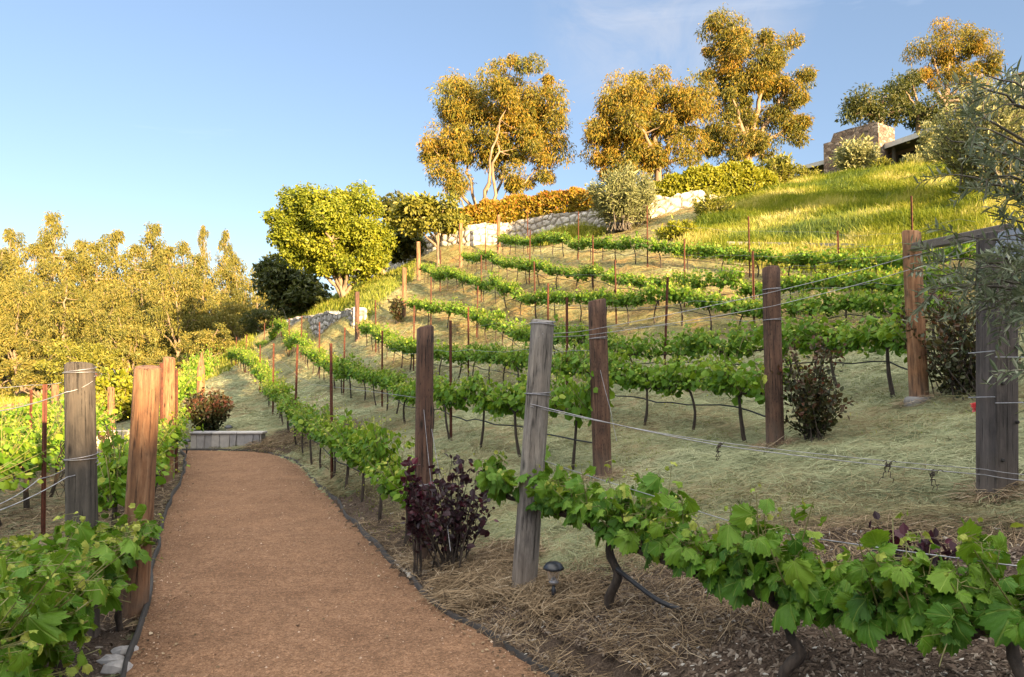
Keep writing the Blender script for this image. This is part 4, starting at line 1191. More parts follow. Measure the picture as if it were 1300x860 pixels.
def hero_tree(name, label, group, seed, foot, Y, lobes, rp, leafm, barkm, per, L, W, r, fork, nl=6, droop=.5, flat=.8, tint=.5, stems=1, tmpl=LEAF_D, depth=.8, shell=.35, gnarl=.06):
    rng = np.random.default_rng(seed)
    if name == 'eucalyptus_tree': lobes = [(a, b_, c, d, int(e * 1.45) + 1) for a, b_, c, d, e in lobes]; rp *= .78; per = int(per * .72)
    C, R = lobes_to_puffs(rng, lobes, Y, rp, depth)
    b = at(foot[0], foot[1], Y); b[2] = G(b[0], b[1])
    t = empty(name, b, label, "tree", group)
    tm, cm_ = MB(), MB()
    limbs(tm, rng, np.zeros(3), at(fork[0], fork[1], Y) - b, C - b, nl, r, gnarl, stems)
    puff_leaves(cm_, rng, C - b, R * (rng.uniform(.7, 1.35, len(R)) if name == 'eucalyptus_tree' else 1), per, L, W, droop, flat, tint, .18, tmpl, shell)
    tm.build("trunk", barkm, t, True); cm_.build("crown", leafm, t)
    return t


EG = "tall eucalyptus trees on the hilltop"
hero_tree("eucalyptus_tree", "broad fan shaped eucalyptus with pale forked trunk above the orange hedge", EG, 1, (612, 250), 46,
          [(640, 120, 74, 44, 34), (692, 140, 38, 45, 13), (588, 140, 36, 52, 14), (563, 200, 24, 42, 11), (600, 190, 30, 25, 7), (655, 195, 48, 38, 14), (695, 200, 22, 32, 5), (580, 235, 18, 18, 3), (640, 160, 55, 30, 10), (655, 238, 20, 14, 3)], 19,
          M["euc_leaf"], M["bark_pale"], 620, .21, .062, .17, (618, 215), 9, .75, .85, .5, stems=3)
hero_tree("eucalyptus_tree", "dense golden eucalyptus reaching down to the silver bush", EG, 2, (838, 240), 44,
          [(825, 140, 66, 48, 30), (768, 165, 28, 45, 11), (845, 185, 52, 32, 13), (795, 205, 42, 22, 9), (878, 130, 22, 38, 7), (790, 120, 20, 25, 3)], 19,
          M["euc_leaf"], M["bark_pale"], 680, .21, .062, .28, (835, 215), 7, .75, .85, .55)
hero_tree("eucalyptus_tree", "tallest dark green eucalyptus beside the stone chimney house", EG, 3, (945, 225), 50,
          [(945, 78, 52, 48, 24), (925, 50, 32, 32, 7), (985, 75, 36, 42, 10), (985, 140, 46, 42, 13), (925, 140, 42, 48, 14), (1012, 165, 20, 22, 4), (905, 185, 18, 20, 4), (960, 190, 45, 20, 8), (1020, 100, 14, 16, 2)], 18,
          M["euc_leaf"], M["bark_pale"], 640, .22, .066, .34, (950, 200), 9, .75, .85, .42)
hero_tree("eucalyptus_tree", "thin open crowned eucalyptus standing behind the house roof", EG, 4, (1195, 170), 60,
          [(1205, 55, 38, 28, 11), (1225, 85, 40, 28, 10), (1180, 105, 24, 22, 5), (1258, 75, 14, 26, 4), (1235, 125, 32, 20, 5), (1160, 65, 8, 6, 1)], 15,
          M["euc_leaf"], M["bark_pale"], 480, .24, .07, .26, (1200, 130), 7, .75, .85, .48)
hero_tree("shade_tree", "dark tree with a bare branch tip behind the stone chimney", "dark trees behind the house", 5, (1120, 165), 56,
          [(1098, 132, 28, 20, 11), (1130, 138, 28, 22, 11), (1072, 148, 8, 8, 1)], 14, M["dark_leaf"], M["bark_brown"], 260, .27, .10, .22, (1118, 150), 5, .4, .85, .55)
hero_tree("shade_tree", "dark tree between the chimney and the thin eucalyptus", "dark trees behind the house", 6, (1165, 170), 57,
          [(1150, 118, 26, 24, 11), (1175, 140, 26, 24, 11), (1195, 155, 20, 14, 4)], 14, M["dark_leaf"], M["bark_brown"], 260, .27, .10, .22, (1165, 150), 5, .4, .85, .55)
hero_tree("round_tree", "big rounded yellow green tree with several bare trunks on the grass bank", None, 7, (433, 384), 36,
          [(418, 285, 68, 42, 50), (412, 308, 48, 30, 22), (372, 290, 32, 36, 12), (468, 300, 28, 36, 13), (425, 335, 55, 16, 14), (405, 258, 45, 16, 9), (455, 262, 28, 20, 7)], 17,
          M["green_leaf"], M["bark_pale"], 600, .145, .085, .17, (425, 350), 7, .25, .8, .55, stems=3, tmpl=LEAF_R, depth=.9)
hero_tree("shade_tree", "dark green tree in the shadow of the big rounded tree", None, 8, (372, 412), 46,
          [(362, 352, 34, 28, 15), (390, 372, 38, 24, 12), (345, 335, 12, 16, 4), (365, 390, 30, 14, 6)], 16, M["dark_leaf"], M["bark_brown"], 220, .28, .15, .2, (372, 400), 6, .3, .8, .4, stems=3, tmpl=LEAF_R)
hero_tree("forked_tree", "olive green tree with pale forked stems standing before the white wall", None, 9, (557, 336), 35.6,
          [(538, 272, 36, 20, 14), (575, 280, 20, 22, 8), (508, 268, 16, 16, 5), (560, 262, 22, 10, 4)], 13, M["oak_leaf"], M["bark_pale"], 210, .22, .11, .10, (556, 315), 7, .3, .8, .5, tmpl=LEAF_R, gnarl=.1)
hero_tree("shade_tree", "shaded tree with a stout pale trunk between the rounded tree and the wall", None, 10, (487, 358), 40,
          [(512, 300, 20, 26, 9), (497, 275, 16, 24, 6), (530, 305, 16, 12, 4)], 14, M["dark_leaf"], M["bark_pale"], 200, .26, .14, .24, (484, 335), 5, .3, .8, .55, tmpl=LEAF_R)

# valley trees: a few kinds, each tree its own object
def proto_tree(seed, kind):
    rng = np.random.default_rng(seed); tm, cm_ = MB(), MB()
    if kind == "tall":      # slender open eucalyptus, 12 m
        n = 70; z = rng.uniform(2.6, 11.7, n); w = np.interp(z, [2, 5, 9, 12], [1.8, 2.4, 1.7, .35]) * (.75 + .5 * vnoise(z * .8 + seed * 3.7, z * 0))
        a = rng.random(n) * 6.283; q = rng.random(n) ** .55; C = np.c_[np.cos(a) * w * q, np.sin(a) * w * q, z]; R = np.interp(z, [2, 8, 12], [.62, .5, .30]) * rng.uniform(.65, 1.3, n)
        limbs(tm, rng, np.zeros(3), np.array([.2, .1, 2.6]), C, 10, .26, .06); puff_leaves(cm_, rng, C, R, 95, .25, .08, .75, 1.25, .5)
    elif kind == "open":    # open crown on pale forked stems, 11 m
        n = 56; d = rdir(rng, n) * rng.random((n, 1)) ** .2; d[:, 2] = np.abs(d[:, 2]) * 1.4 - .5; C = np.c_[d[:, 0] * 2.6, d[:, 1] * 2.3, 6.2 + d[:, 2] * 4.2]; R = rng.uniform(.45, .9, n)
        limbs(tm, rng, np.zeros(3), np.array([.3, .1, 2.4]), C, 8, .13, .09); puff_leaves(cm_, rng, C, R, 130, .25, .08, .7, 1.0, .5)
    elif kind == "wide":    # bushier eucalyptus, 9 m
        n = 100; d = rdir(rng, n) * rng.random((n, 1)) ** .4; C = np.c_[d[:, 0] * 2.9, d[:, 1] * 2.7, 5.0 + d[:, 2] * 3.9] * (1 + .25 * (vnoise(d[:, :1] * 3 + seed, d[:, 2:] * 3) - .5)); R = rng.uniform(.42, .85, n)
        limbs(tm, rng, np.zeros(3), np.array([.1, .2, 1.3]), C, 10, .21, .08, 3); puff_leaves(cm_, rng, C, R, 115, .24, .085, .6, 1.0, .5)
    elif kind == "low":     # spreading low tree, 5 m
        n = 64; d = rdir(rng, n) * rng.random((n, 1)) ** .35; C = np.c_[d[:, 0] * 3.2, d[:, 1] * 2.8, 2.9 + d[:, 2] * 2.3 * (.55 + .9 * vnoise(d[:, 0] * 2.1 + seed, d[:, 1] * 2.1))]; R = rng.uniform(.3, .75, n)
        limbs(tm, rng, np.zeros(3), np.array([.1, 0, .7]), C, 8, .13, .1, 3); puff_leaves(cm_, rng, C, R, 120, .21, .11, .3, .65, .5, tmpl=LEAF_R)
    return tm.mesh("trunk", M["bark_pale"], True), cm_.mesh("crown", M["far_leaf"])


PR = {k: [proto_tree(s, k) for s in ss] for k, ss in (("tall", (51, 52, 53)), ("wide", (61, 62)), ("low", (71, 72)), ("open", (81, 82)))}
HT = {"tall": (12.2, 2.5), "wide": (9.2, 3.6), "low": (5.4, 3.7), "open": (11.0, 3.2)}


def valley_tree(u, vt, Y, half, kind, var, label, rot, leaf=None):
    p = at(u, 480, Y); z = G(p[0], p[1]); h = at(u, vt, Y)[2] - z
    t = empty("valley_tree", (p[0], p[1], z), label, "tree", "trees in the valley beyond the vines")
    t.rotation_euler = (0, 0, rot); s = half * Y / F / HT[kind][1]
    t.scale = (s, s, h / HT[kind][0])
    tr, cr = PR[kind][var % len(PR[kind])]
    for nm, me in (("trunk", tr), ("crown", cr)):
        o = bpy.data.objects.new(nm, me); COL.objects.link(o); o.parent = t
        if nm == "crown" and leaf: o.material_slots[0].link = "OBJECT"; o.material_slots[0].material = M[leaf]
    return t


for a in [(-22, 292, 74, 40, "tall", 0, "tall valley eucalyptus leaving the picture at the treeline's outer end", .4), (12, 286, 70, 34, "tall", 1, "tall valley eucalyptus with a thin top, outermost full one of the treeline", 1.4),
          (62, 266, 72, 36, "tall", 2, "highest spire of the valley treeline, above the dark grey post", 2.2), (100, 300, 78, 34, "tall", 0, "valley eucalyptus just inside the highest spire", 3.3),
          (138, 288, 71, 40, "tall", 1, "broad topped valley eucalyptus between the dark grey and orange posts", 4.4), (190, 281, 73, 36, "tall", 2, "tall valley eucalyptus above the knotty orange post", 5.2),
          (229, 302, 68, 32, "tall", 0, "pale trunked open eucalyptus beside the pair of thin spires", .9), (256, 283, 76, 20, "tall", 1, "first of two thin eucalyptus spires near the mound", 2.9),
          (284, 290, 75, 22, "tall", 2, "second of two thin eucalyptus spires near the mound", 4.1), (318, 330, 66, 40, "wide", 0, "rounded brownish eucalyptus at the mound end of the treeline", 1.1),
          (-75, 300, 68, 46, "tall", 1, "tall valley eucalyptus just outside the picture edge", .8), (-140, 296, 66, 50, "tall", 2, "tall valley eucalyptus further outside the picture edge", 2.0), (-110, 350, 60, 60, "wide", 0, "bushy valley eucalyptus outside the picture edge", 3.0),
          (-210, 320, 62, 60, "wide", 1, "bushy valley eucalyptus farthest outside the picture edge", 1.0), (-100, 420, 50, 60, "low", 0, "low spreading tree outside the picture edge", 1.0),
          (30, 345, 62, 60, "wide", 1, "bushy valley eucalyptus below the outermost tall ones", 2.0), (95, 350, 60, 58, "wide", 0, "bushy valley eucalyptus below the highest spire", 3.7),
          (165, 352, 61, 56, "wide", 1, "bushy valley eucalyptus with a white trunk behind the knotty post", 5.0), (222, 362, 58, 52, "wide", 0, "bushy valley eucalyptus behind the pointed post", .2),
          (278, 372, 60, 50, "wide", 1, "bushy valley eucalyptus under the two thin spires", 1.7), (40, 305, 66, 44, "tall", 0, "feathery valley eucalyptus filling the gap outside the highest spire", 4.6), (85, 312, 64, 42, "tall", 1, "feathery valley eucalyptus filling the gap inside the highest spire", .6),
          (118, 304, 66, 42, "tall", 2, "feathery valley eucalyptus beside the broad topped one", 1.9), (168, 306, 66, 44, "tall", 0, "feathery valley eucalyptus between the broad topped one and the post", 5.6),
          (210, 310, 65, 42, "tall", 1, "feathery valley eucalyptus beside the pale trunked open one", 3.6), (246, 322, 64, 40, "tall", 2, "feathery valley eucalyptus below the first thin spire", .3),
          (296, 322, 66, 36, "tall", 0, "feathery valley eucalyptus below the second thin spire", 2.5), (-5, 312, 66, 44, "tall", 2, "feathery valley eucalyptus at the outer picture edge", 1.2),
          (222, 318, 54, 46, "open", 0, "open eucalyptus with white forked trunk above the halfway orange post", 1.0), (142, 345, 52, 46, "open", 1, "open eucalyptus with leaning white limbs behind the knotty post", 2.6),
          (22, 335, 53, 44, "open", 0, "open eucalyptus with a white trunk over the stump posts", 4.4), (300, 372, 55, 38, "open", 1, "open low eucalyptus with white forks beside the mound", .4),
          (-20, 400, 52, 60, "low", 0, "low spreading tree at the outer edge under the treeline", 2.1),
          (50, 446, 49, 50, "low", 1, "low spreading tree behind the trio of stump posts", 1.9), (98, 424, 47, 58, "low", 0, "flat topped bright green tree right behind the dark grey post", 3.0, "oak_leaf"),
          (165, 400, 50, 44, "low", 1, "low spreading tree behind the knotty orange post", 4.0), (215, 446, 46, 40, "low", 0, "low spreading tree behind the halfway orange post", 5.5),
          (262, 412, 44, 44, "low", 1, "low spreading tree behind the pointed post and red bush", .7), (305, 432, 48, 36, "low", 0, "low spreading tree where the mound meets the treeline", 2.4),
          (338, 385, 54, 34, "low", 1, "low dark tree beside the end of the low stone wall", 3.1, "dark_leaf"),
          (0, 360, 88, 80, "wide", 0, "shadowy tree behind the treeline at its outer end", 3.0, "dark_leaf"), (75, 365, 90, 80, "wide", 1, "shadowy tree behind the highest spire", 4.0, "dark_leaf"), (150, 365, 88, 80, "wide", 0, "shadowy tree behind the knotty post's eucalyptus", 5.0, "dark_leaf"),
          (220, 370, 90, 75, "wide", 1, "shadowy tree behind the open eucalyptus", 1.0, "dark_leaf"), (285, 372, 86, 70, "wide", 0, "shadowy tree behind the two thin spires", 2.0, "dark_leaf"), (345, 375, 80, 60, "wide", 1, "shadowy tree behind the dark tree and mound", 2.6, "dark_leaf")]:
    valley_tree(*a)


def hedge(name, label, seed, XY, zb, hgt, wid, leafm, n, L, W, group):
    rng = np.random.default_rng(seed); XY = catmull(XY, 10); d = np.linspace(0, 1, len(XY)); kz = np.linspace(0, 1, len(zb))
    b = np.array([XY[len(XY) // 2][0], XY[len(XY) // 2][1], float(np.mean(zb))])
    s = rng.random(n); P = np.c_[np.interp(s, d, XY[:, 0]), np.interp(s, d, XY[:, 1])]
    T = np.c_[np.interp(s, d, norm(np.gradient(XY, axis=0))[:, 0]), np.interp(s, d, norm(np.gradient(XY, axis=0))[:, 1])]; Nn = np.stack([T[:, 1], -T[:, 0]], 1)
    a = rng.uniform(-.35, np.pi + .35, n); hh = np.interp(s, np.linspace(0, 1, len(hgt)), hgt) * (.88 + .24 * vnoise(s * 22 + seed, s * 0)); ww = wid * (.85 + .3 * vnoise(s * 18, s * 0 + seed))
    q = .80 + .24 * rng.random(n) ** .7 + .1 * (vnoise(s * 60, a * 3) - .5)
    ca, sa = np.cos(a), np.sin(a); ex = np.sign(ca) * np.abs(ca) ** .6; ez = np.sign(sa) * np.abs(sa) ** .6
    X = np.c_[P + Nn * (ex * ww * .5 * q)[:, None], np.interp(s, kz, zb) + hh * .42 + ez * hh * .58 * q]
    out = norm(np.c_[Nn * ca[:, None], sa])
    Y = norm(rdir(rng, n) + out * .6); Z = norm(out + rdir(rng, n) * .6)
    sz = rng.lognormal(0, .2, n)
    t = empty(name, b, label, "hedge", group); mb = MB()
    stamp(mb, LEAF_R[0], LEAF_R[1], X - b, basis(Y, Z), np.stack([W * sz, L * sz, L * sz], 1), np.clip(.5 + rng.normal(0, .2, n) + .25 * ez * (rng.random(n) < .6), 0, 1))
    mb.build("foliage", leafm, t)
    st = MB()
    for k in np.linspace(.02, .98, 26):
        p = np.array([np.interp(k, d, XY[:, 0]), np.interp(k, d, XY[:, 1]), np.interp(k, kz, zb)]) - b; hk = np.interp(k, np.linspace(0, 1, len(hgt)), hgt)
        for _ in range(4):
            e = p + np.r_[rng.normal(0, wid * .2, 2), hk * rng.uniform(.6, .9)]
            tube(st, np.array([p - [0, 0, .2], (p + e) / 2 + rng.normal(0, .06, 3), e]), [.04, .03, .012], 5, .5, 0, False)
    st.build("branches", M["bark_brown"], t)
    return t


HGG = "clipped hedges on top of the white wall"
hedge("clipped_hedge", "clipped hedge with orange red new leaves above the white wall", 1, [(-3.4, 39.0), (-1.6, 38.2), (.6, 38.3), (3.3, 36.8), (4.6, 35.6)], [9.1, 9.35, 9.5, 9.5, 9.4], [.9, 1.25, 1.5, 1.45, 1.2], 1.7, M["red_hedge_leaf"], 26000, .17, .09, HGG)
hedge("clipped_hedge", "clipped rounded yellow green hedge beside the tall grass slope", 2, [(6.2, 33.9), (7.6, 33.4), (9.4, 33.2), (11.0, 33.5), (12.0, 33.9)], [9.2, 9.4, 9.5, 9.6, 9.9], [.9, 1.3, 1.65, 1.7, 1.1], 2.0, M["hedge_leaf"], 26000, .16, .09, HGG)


def spray_bush(name, label, seed, foot, hgt, rad, stems, per, L, W, leafm, stemm, cat="bush", group=None, tint=.5, tmpl=LEAF_D, arch=.35, low=.12, sr=.006, tip=0.0, tvar=.2, side=0.0, up=.3, z=None, hmin=.55):
    """Shrub of arching stems set with leaves."""
    rng = np.random.default_rng(seed)
    b = np.array([foot[0], foot[1], G(foot[0], foot[1]) if z is None else z])
    t = empty(name, b, label, cat, group); lf, st = MB(), MB()
    Ps, Ds, Ts = [], [], []
    for k in range(stems):
        a = rng.random() * 6.283; R = rad * rng.random() ** .55; h = hgt * rng.uniform(hmin, 1.05) * (1 - .25 * (R / rad) ** 2)
        e = np.array([np.cos(a) * R + side, np.sin(a) * R, h]); n = 9; q = np.linspace(0, 1, n)[:, None]
        m = np.array([np.cos(a) * R * .7, np.sin(a) * R * .7, h * (.40 + arch * .7)])
        s0 = np.r_[rng.normal(0, rad * .18, 2), -.05]
        P = s0 * (1 - q) ** 2 + 2 * m * q * (1 - q) + e * q ** 2 + rng.normal(0, .012 * hgt, (n, 3)) * q
        tube(st, P, sr * (1.3 - q[:, 0]), 5, .5, 0, False)
        g = low + (1 - low) * rng.random(per) ** .8
        X = np.stack([np.interp(g, q[:, 0], P[:, i]) for i in range(3)], 1)
        tg = norm(np.gradient(P, axis=0)); Tg = np.stack([np.interp(g, q[:, 0], tg[:, i]) for i in range(3)], 1)
        tw = rdir(rng, per) * rng.random((per, 1)) * rad * .22
        Ps.append(X + tw); Ds.append(norm(Tg * .6 + rdir(rng, per) * .8 + norm(tw + 1e-6) * .4)); Ts.append(np.clip(tint + rng.normal(0, tvar, per) + tip * (g - .5), 0, 1))
    P, D, T = np.vstack(Ps), np.vstack(Ds), np.concatenate(Ts); n = len(P)
    Z = norm(rdir(rng, n) * .8 + np.array([0, 0, up * 2]) + np.c_[P[:, :2] / max(rad, .1), 0 * T] * .6); s = rng.lognormal(0, .22, n)
    stamp(lf, tmpl[0], tmpl[1], P, basis(D, Z), np.stack([W * s, L * s, L * s], 1), T)
    lf.build("foliage", leafm, t); st.build("stems", stemm, t, True)
    return t


# shrubs of the slope
p = at(573, 712, 5.55)
spray_bush("purple_shrub", "dark purple leaved shrub at the foot of the brown end post", 1, p[:2], .86, .34, 36, 24, .044, .038, M["rose_leaf"], M["vine_bark"], "shrub", "rose shrubs at the row ends", tmpl=LEAF_R, low=.28, tip=.15)
p = at(531, 716, 5.5)
spray_bush("purple_shrub", "few tall reddish stems with purple leaves before the brown end post", 2, p[:2], .98, .10, 6, 46, .05, .04, M["rose_leaf"], M["vine_bark"], "shrub", "rose shrubs at the row ends", tmpl=LEAF_R, low=.3, tip=.7, tint=.55, side=-.05)
p = at(1035, 576, 7.25)
spray_bush("rose_bush", "bushy bronze leaved rose beside the post with rose at its foot", 3, p[:2], 1.08, .36, 46, 46, .048, .034, M["rose_mixed"], M["vine_bark"], "shrub", "rose shrubs at the row ends", tmpl=LEAF_R, low=.12, tip=.5, tint=.38, hmin=.3)
p = at(1222, 520, 7.6)
rb = spray_bush("rose_bush", "tall loose rose bush with one pink bloom behind the plank post", 4, p[:2], 1.35, .55, 52, 52, .052, .036, M["rose_mixed"], M["vine_bark"], "shrub", "rose shrubs at the row ends", tmpl=LEAF_R, low=.05, tint=.42, tip=.3, hmin=.3)
fl = MB(); frng = np.random.default_rng(2); fp = at(1240, 517, 6.9) - np.array(rb.location)
n = 46; d = rdir(frng, n); stamp(fl, LEAF_R[0], LEAF_R[1], fp + d * .012, basis(norm(d + [0, 0, .3]), rdir(frng, n)), frng.uniform(.03, .055, n), frng.random(n))
tube(fl, np.array([fp, fp + [-.02, .1, .1], fp + [-.08, .35, .1]]), .003, 4, .1, 1)
fl.build("bloom", [leaf_mat("pink_petal", [(0, (.55, .05, .07)), (1, (.85, .20, .20))], .5, .3, (1, .6, .6)), M["shoot"]], rb)
p = at(263, 556, 16.2)
spray_bush("red_bush", "round dark red bush at the foot of the pointed post", 5, p[:2], 1.0, .52, 60, 60, .08, .055, M["rose_mixed"], M["vine_bark"], "shrub", "rose shrubs at the row ends", tmpl=LEAF_R, low=.1, tip=.5, tint=.42)
p = at(505, 402, 26.6)
spray_bush("rose_bush", "small brownish rose bush at the far end post of the fourth row", 6, p[:2], .95, .38, 26, 40, .09, .06, M["rose_mixed"], M["vine_bark"], "shrub", "rose shrubs at the row ends", tmpl=LEAF_R, low=.15)
p = at(128, 640, 8.4)
spray_bush("rose_bush", "thin reddish rose bush between the dark grey and orange posts", 7, p[:2], 1.0, .25, 20, 40, .05, .036, M["rose_mixed"], M["vine_bark"], "shrub", "rose shrubs at the row ends", tmpl=LEAF_R, low=.2, tint=.75)
p = at(1165, 745, 3.3)
spray_bush("purple_shrub", "low dark purple shrub behind the large vine leaves near the plank post", 8, p[:2], .30, .2, 12, 14, .05, .04, M["rose_leaf"], M["vine_bark"], "shrub", "rose shrubs at the row ends", tmpl=LEAF_R, low=.3, tip=.5)
# bushes higher up
p = at(790, 300, 31.6)
spray_bush("silver_bush", "sprawling silver green bush hanging over the white wall", 11, p[:2], 2.8, 1.5, 120, 110, .20, .055, M["pale_leaf"], M["bark_grey"], "bush", None, low=.2, sr=.02, tint=.36)
p = at(1085, 214, 37)
spray_bush("silver_bush", "pale upright bush in front of the stone chimney", 12, p[:2], 2.1, 1.25, 80, 90, .20, .10, M["pale_leaf"], M["bark_grey"], "bush", None, low=.12, sr=.02, tint=.6)
p = at(985, 236, 34)
spray_bush("green_bush", "loose dark green bush at the end of the yellow green hedge", 13, p[:2], 1.7, .9, 40, 80, .18, .09, M["oak_leaf"], M["bark_brown"], "bush", None, low=.1, sr=.02)
p = at(1180, 208, 34)
spray_bush("silver_bush", "thin upright silver bush before the roof eave", 14, p[:2], 2.4, .55, 26, 80, .18, .07, M["pale_leaf"], M["bark_grey"], "bush", None, low=.15, sr=.02, tint=.6)
p = at(1262, 265, 22.5)
spray_bush("olive_bush", "large round grey green olive bush on the tall grass slope", 15, p[:2], 3.7, 1.7, 150, 120, .15, .045, M["pale_leaf"], M["bark_grey"], "bush", None, low=.08, sr=.03, tint=.42, up=.1)
p = at(150, 545, 21)
spray_bush("green_bush", "sunlit yellow green bush between the two orange posts in the valley", 16, p[:2], 1.5, 1.0, 50, 80, .12, .08, M["hedge_leaf"], M["bark_brown"], "bush", None, low=.05, sr=.012, tmpl=LEAF_R)
p = at(120, 545, 24)
spray_bush("green_bush", "reddish topped bush beside the sunlit post in the valley", 17, p[:2], 1.3, .9, 40, 70, .12, .08, M["rose_mixed"], M["bark_brown"], "bush", None, low=.05, sr=.012, tmpl=LEAF_R, tint=.7)

for i, (u, v, Y, hh, rr_, mt, lab) in enumerate([(1122, 220, 35, .8, .6, "oak_leaf", "dark green clump right below the chimney corner"), (1160, 219, 34, .7, .5, "pale_leaf", "tufted pale bush under the roof eave"),
                                       (1022, 231, 36, .9, .8, "oak_leaf", "low green clump below the low flat roof"), (1215, 245, 27, .8, .8, "hedge_leaf", "yellow green clump in the grass beside the round olive bush"),
                                       (905, 268, 29, .9, .9, "oak_leaf", "green clump where the white wall meets the tall grass"), (860, 300, 26, .6, .8, "hedge_leaf", "small yellow green clump on the bare bank under the white wall"),
                                       (1195, 222, 31, 1.4, .7, "pale_leaf", "tall pale bush between the eave and the round olive bush")]):
    p = at(u, v, Y); spray_bush("green_bush" if mt != "pale_leaf" else "silver_bush", lab, 200 + i, p[:2], hh, rr_, 34, 60, .15, .06, M[mt], M["bark_grey"], "bush", None, low=.05, sr=.012, tint=.5, hmin=.35)

# olive tree whose branches reach in at the side
def olive_tree():
    rng = np.random.default_rng(17); b = np.array([3.55, 4.0, G(3.55, 4.0)])
    t = empty("olive_tree", b, "olive tree reaching in from the side with narrow silvery leaves over the plank post", "tree")
    tr, lf = MB(), MB()
    top = np.array([3.5, 3.95, b[2] + 1.3]); q = np.linspace(0, 1, 8)[:, None]
    tube(tr, b - b + (top - b) * q + rng.normal(0, .015, (8, 3)) - np.array([0, 0, .2]) * (1 - q), .075 * (1.2 - .4 * q[:, 0]), 9, .5, 0, False, .06, rng)
    tips = [((1195, 175), 3.9), ((1205, 135), 3.7), ((1225, 105), 3.8), ((1255, 98), 3.6), ((1240, 160), 3.5), ((1280, 130), 3.5), ((1200, 220), 3.7), ((1245, 215), 3.6), ((1290, 200), 3.4),
            ((1168, 372), 4.1), ((1190, 330), 4.0), ((1205, 300), 3.9), ((1215, 365), 3.8), ((1240, 340), 3.6), ((1260, 385), 3.7), ((1285, 350), 3.4), ((1225, 400), 3.9), ((1275, 300), 3.6), ((1250, 270), 3.8), ((1290, 420), 3.5), ((1180, 350), 4.3),
            ((1330, 120), 3.6), ((1350, 220), 3.5), ((1340, 320), 3.4), ((1300, 250), 3.7), ((1296, 385), 3.6), ((1298, 510), 3.5), ((1310, 480), 3.4)]
    P, D, T = [], [], []
    for (uv, Y) in tips:
        e = at(uv[0], uv[1], Y); st = np.array([3.5, 3.95, np.clip(e[2] - .5 - rng.random() * .3, b[2] + .9, b[2] + 2.1)])
        v = e - st; L = np.linalg.norm(v); n = 14; q = np.linspace(0, 1, n)[:, None]
        mid = st + v * .5 + np.array([0, 0, .22 * L]); C = st * (1 - q) ** 2 + 2 * mid * q * (1 - q) + e * q ** 2 + rng.normal(0, .012, (n, 3)) * q
        tube(tr, C - b, .014 * (1.1 - q[:, 0]) + .0015, 6, .5, 0, False)
        for k in range(8):      # side twigs
            f = rng.uniform(.45, 1.0); a = np.array([np.interp(f, q[:, 0], C[:, i]) for i in range(3)])
            d = norm(norm(v) * .8 + rdir(rng, 1)[0] * .8 + np.array([0, 0, -.1])); l = rng.uniform(.10, .26)
            w = a + d * l * np.linspace(0, 1, 6)[:, None] + np.array([0, 0, -.05]) * (np.linspace(0, 1, 6)[:, None] ** 2)
            tube(tr, w - b, np.linspace(.0028, .0012, 6), 4, .5, 0, False)
            m = 17; g = np.linspace(.12, 1, m); X = np.stack([np.interp(g, np.linspace(0, 1, 6), w[:, i]) for i in range(3)], 1)
            ax_ = rdir(rng, 1)[0]; s1 = norm(np.cross(d, ax_)); s2 = np.cross(d, s1)
            ang = np.arange(m) * 1.57 + rng.normal(0, .3, m) + (np.arange(m) % 2) * 3.14
            P.append(X); D.append(norm(d * .75 + s1 * np.cos(ang)[:, None] + s2 * np.sin(ang)[:, None])); T.append(np.clip(rng.normal(.68, .2, m), 0, 1))
    P, D, T = np.vstack(P), np.vstack(D), np.concatenate(T); n = len(P); s = rng.lognormal(0, .2, n)
    OL = (np.array([(0, 0, 0), (.42, .3, .06), (.45, .62, .06), (0, 1, 0), (-.45, .62, .06), (-.42, .3, .06)], float), LEAF_R[1])
    stamp(lf, OL[0], OL[1], P - b, basis(D, norm(rdir(rng, n) * .7 + [0, 0, 1.0])), np.stack([.0135 * s, .062 * s, .062 * s], 1), T)
    tr.build("trunk", M["bark_grey"], t, True); lf.build("crown", M["olive_leaf"], t)


olive_tree()
# ------------------------------------------------------------------ house on the hill
def prism(mb, prof, o, ux, ext):
    """Profile (along ux, up) at o, extruded by the vector ext."""
    A = np.array([o + ux * a + np.array([0, 0, z]) for a, z in prof]); B = A + ext; n = len(prof)
    mb.add(np.vstack([A, B]), [[i, (i + 1) % n, n + (i + 1) % n, n + i] for i in range(n)]); mb.poly(A[::-1]); mb.poly(B)


hc = at(1116, 215, 40.0); hl = at(1046, 215, 42.6); hr = at(1137, 215, 41.0)
hb = np.array([hc[0], hc[1], G(hc[0], hc[1])])
house = empty("stone_house", hb, "stone chimney house with flat dark eaves half hidden on the hilltop", "house")
ux = np.r_[(hl - hc)[:2], 0]; ul = np.linalg.norm(ux); ux /= ul; ext = np.r_[(hr - hc)[:2], 0]
hz = lambda v, Y: CAMZ + (VH - v) / F * Y - hb[2]
base = hc - hb; base[2] = 0
prof = [(0, -.6), (0, hz(151, 40)), (ul * .16, hz(150.5, 40.4)), (ul * .17, hz(153, 40.4)), (ul * .50, hz(159, 41.3)), (ul * .80, hz(165, 42)), (ul * .86, hz(176, 42.2)), (ul, hz(179, 42.6)), (ul, -.6)]
mb = MB(); prism(mb, prof[::-1], base, ux, ext)
m_, nt_, b_ = new_mat("chimney_rubble")
vo = N(nt_, "ShaderNodeTexVoronoi", feature="F1"); vo.inputs["Scale"].default_value = 3.4; vd = N(nt_, "ShaderNodeTexVoronoi", feature="DISTANCE_TO_EDGE"); vd.inputs["Scale"].default_value = 3.4
cv = coords(nt_, (1, 1, 1.5)); nt_.links.new(cv, vo.inputs["Vector"]); nt_.links.new(cv, vd.inputs["Vector"])
sx = N(nt_, "ShaderNodeSeparateColor"); nt_.links.new(vo.outputs["Color"], sx.inputs[0])
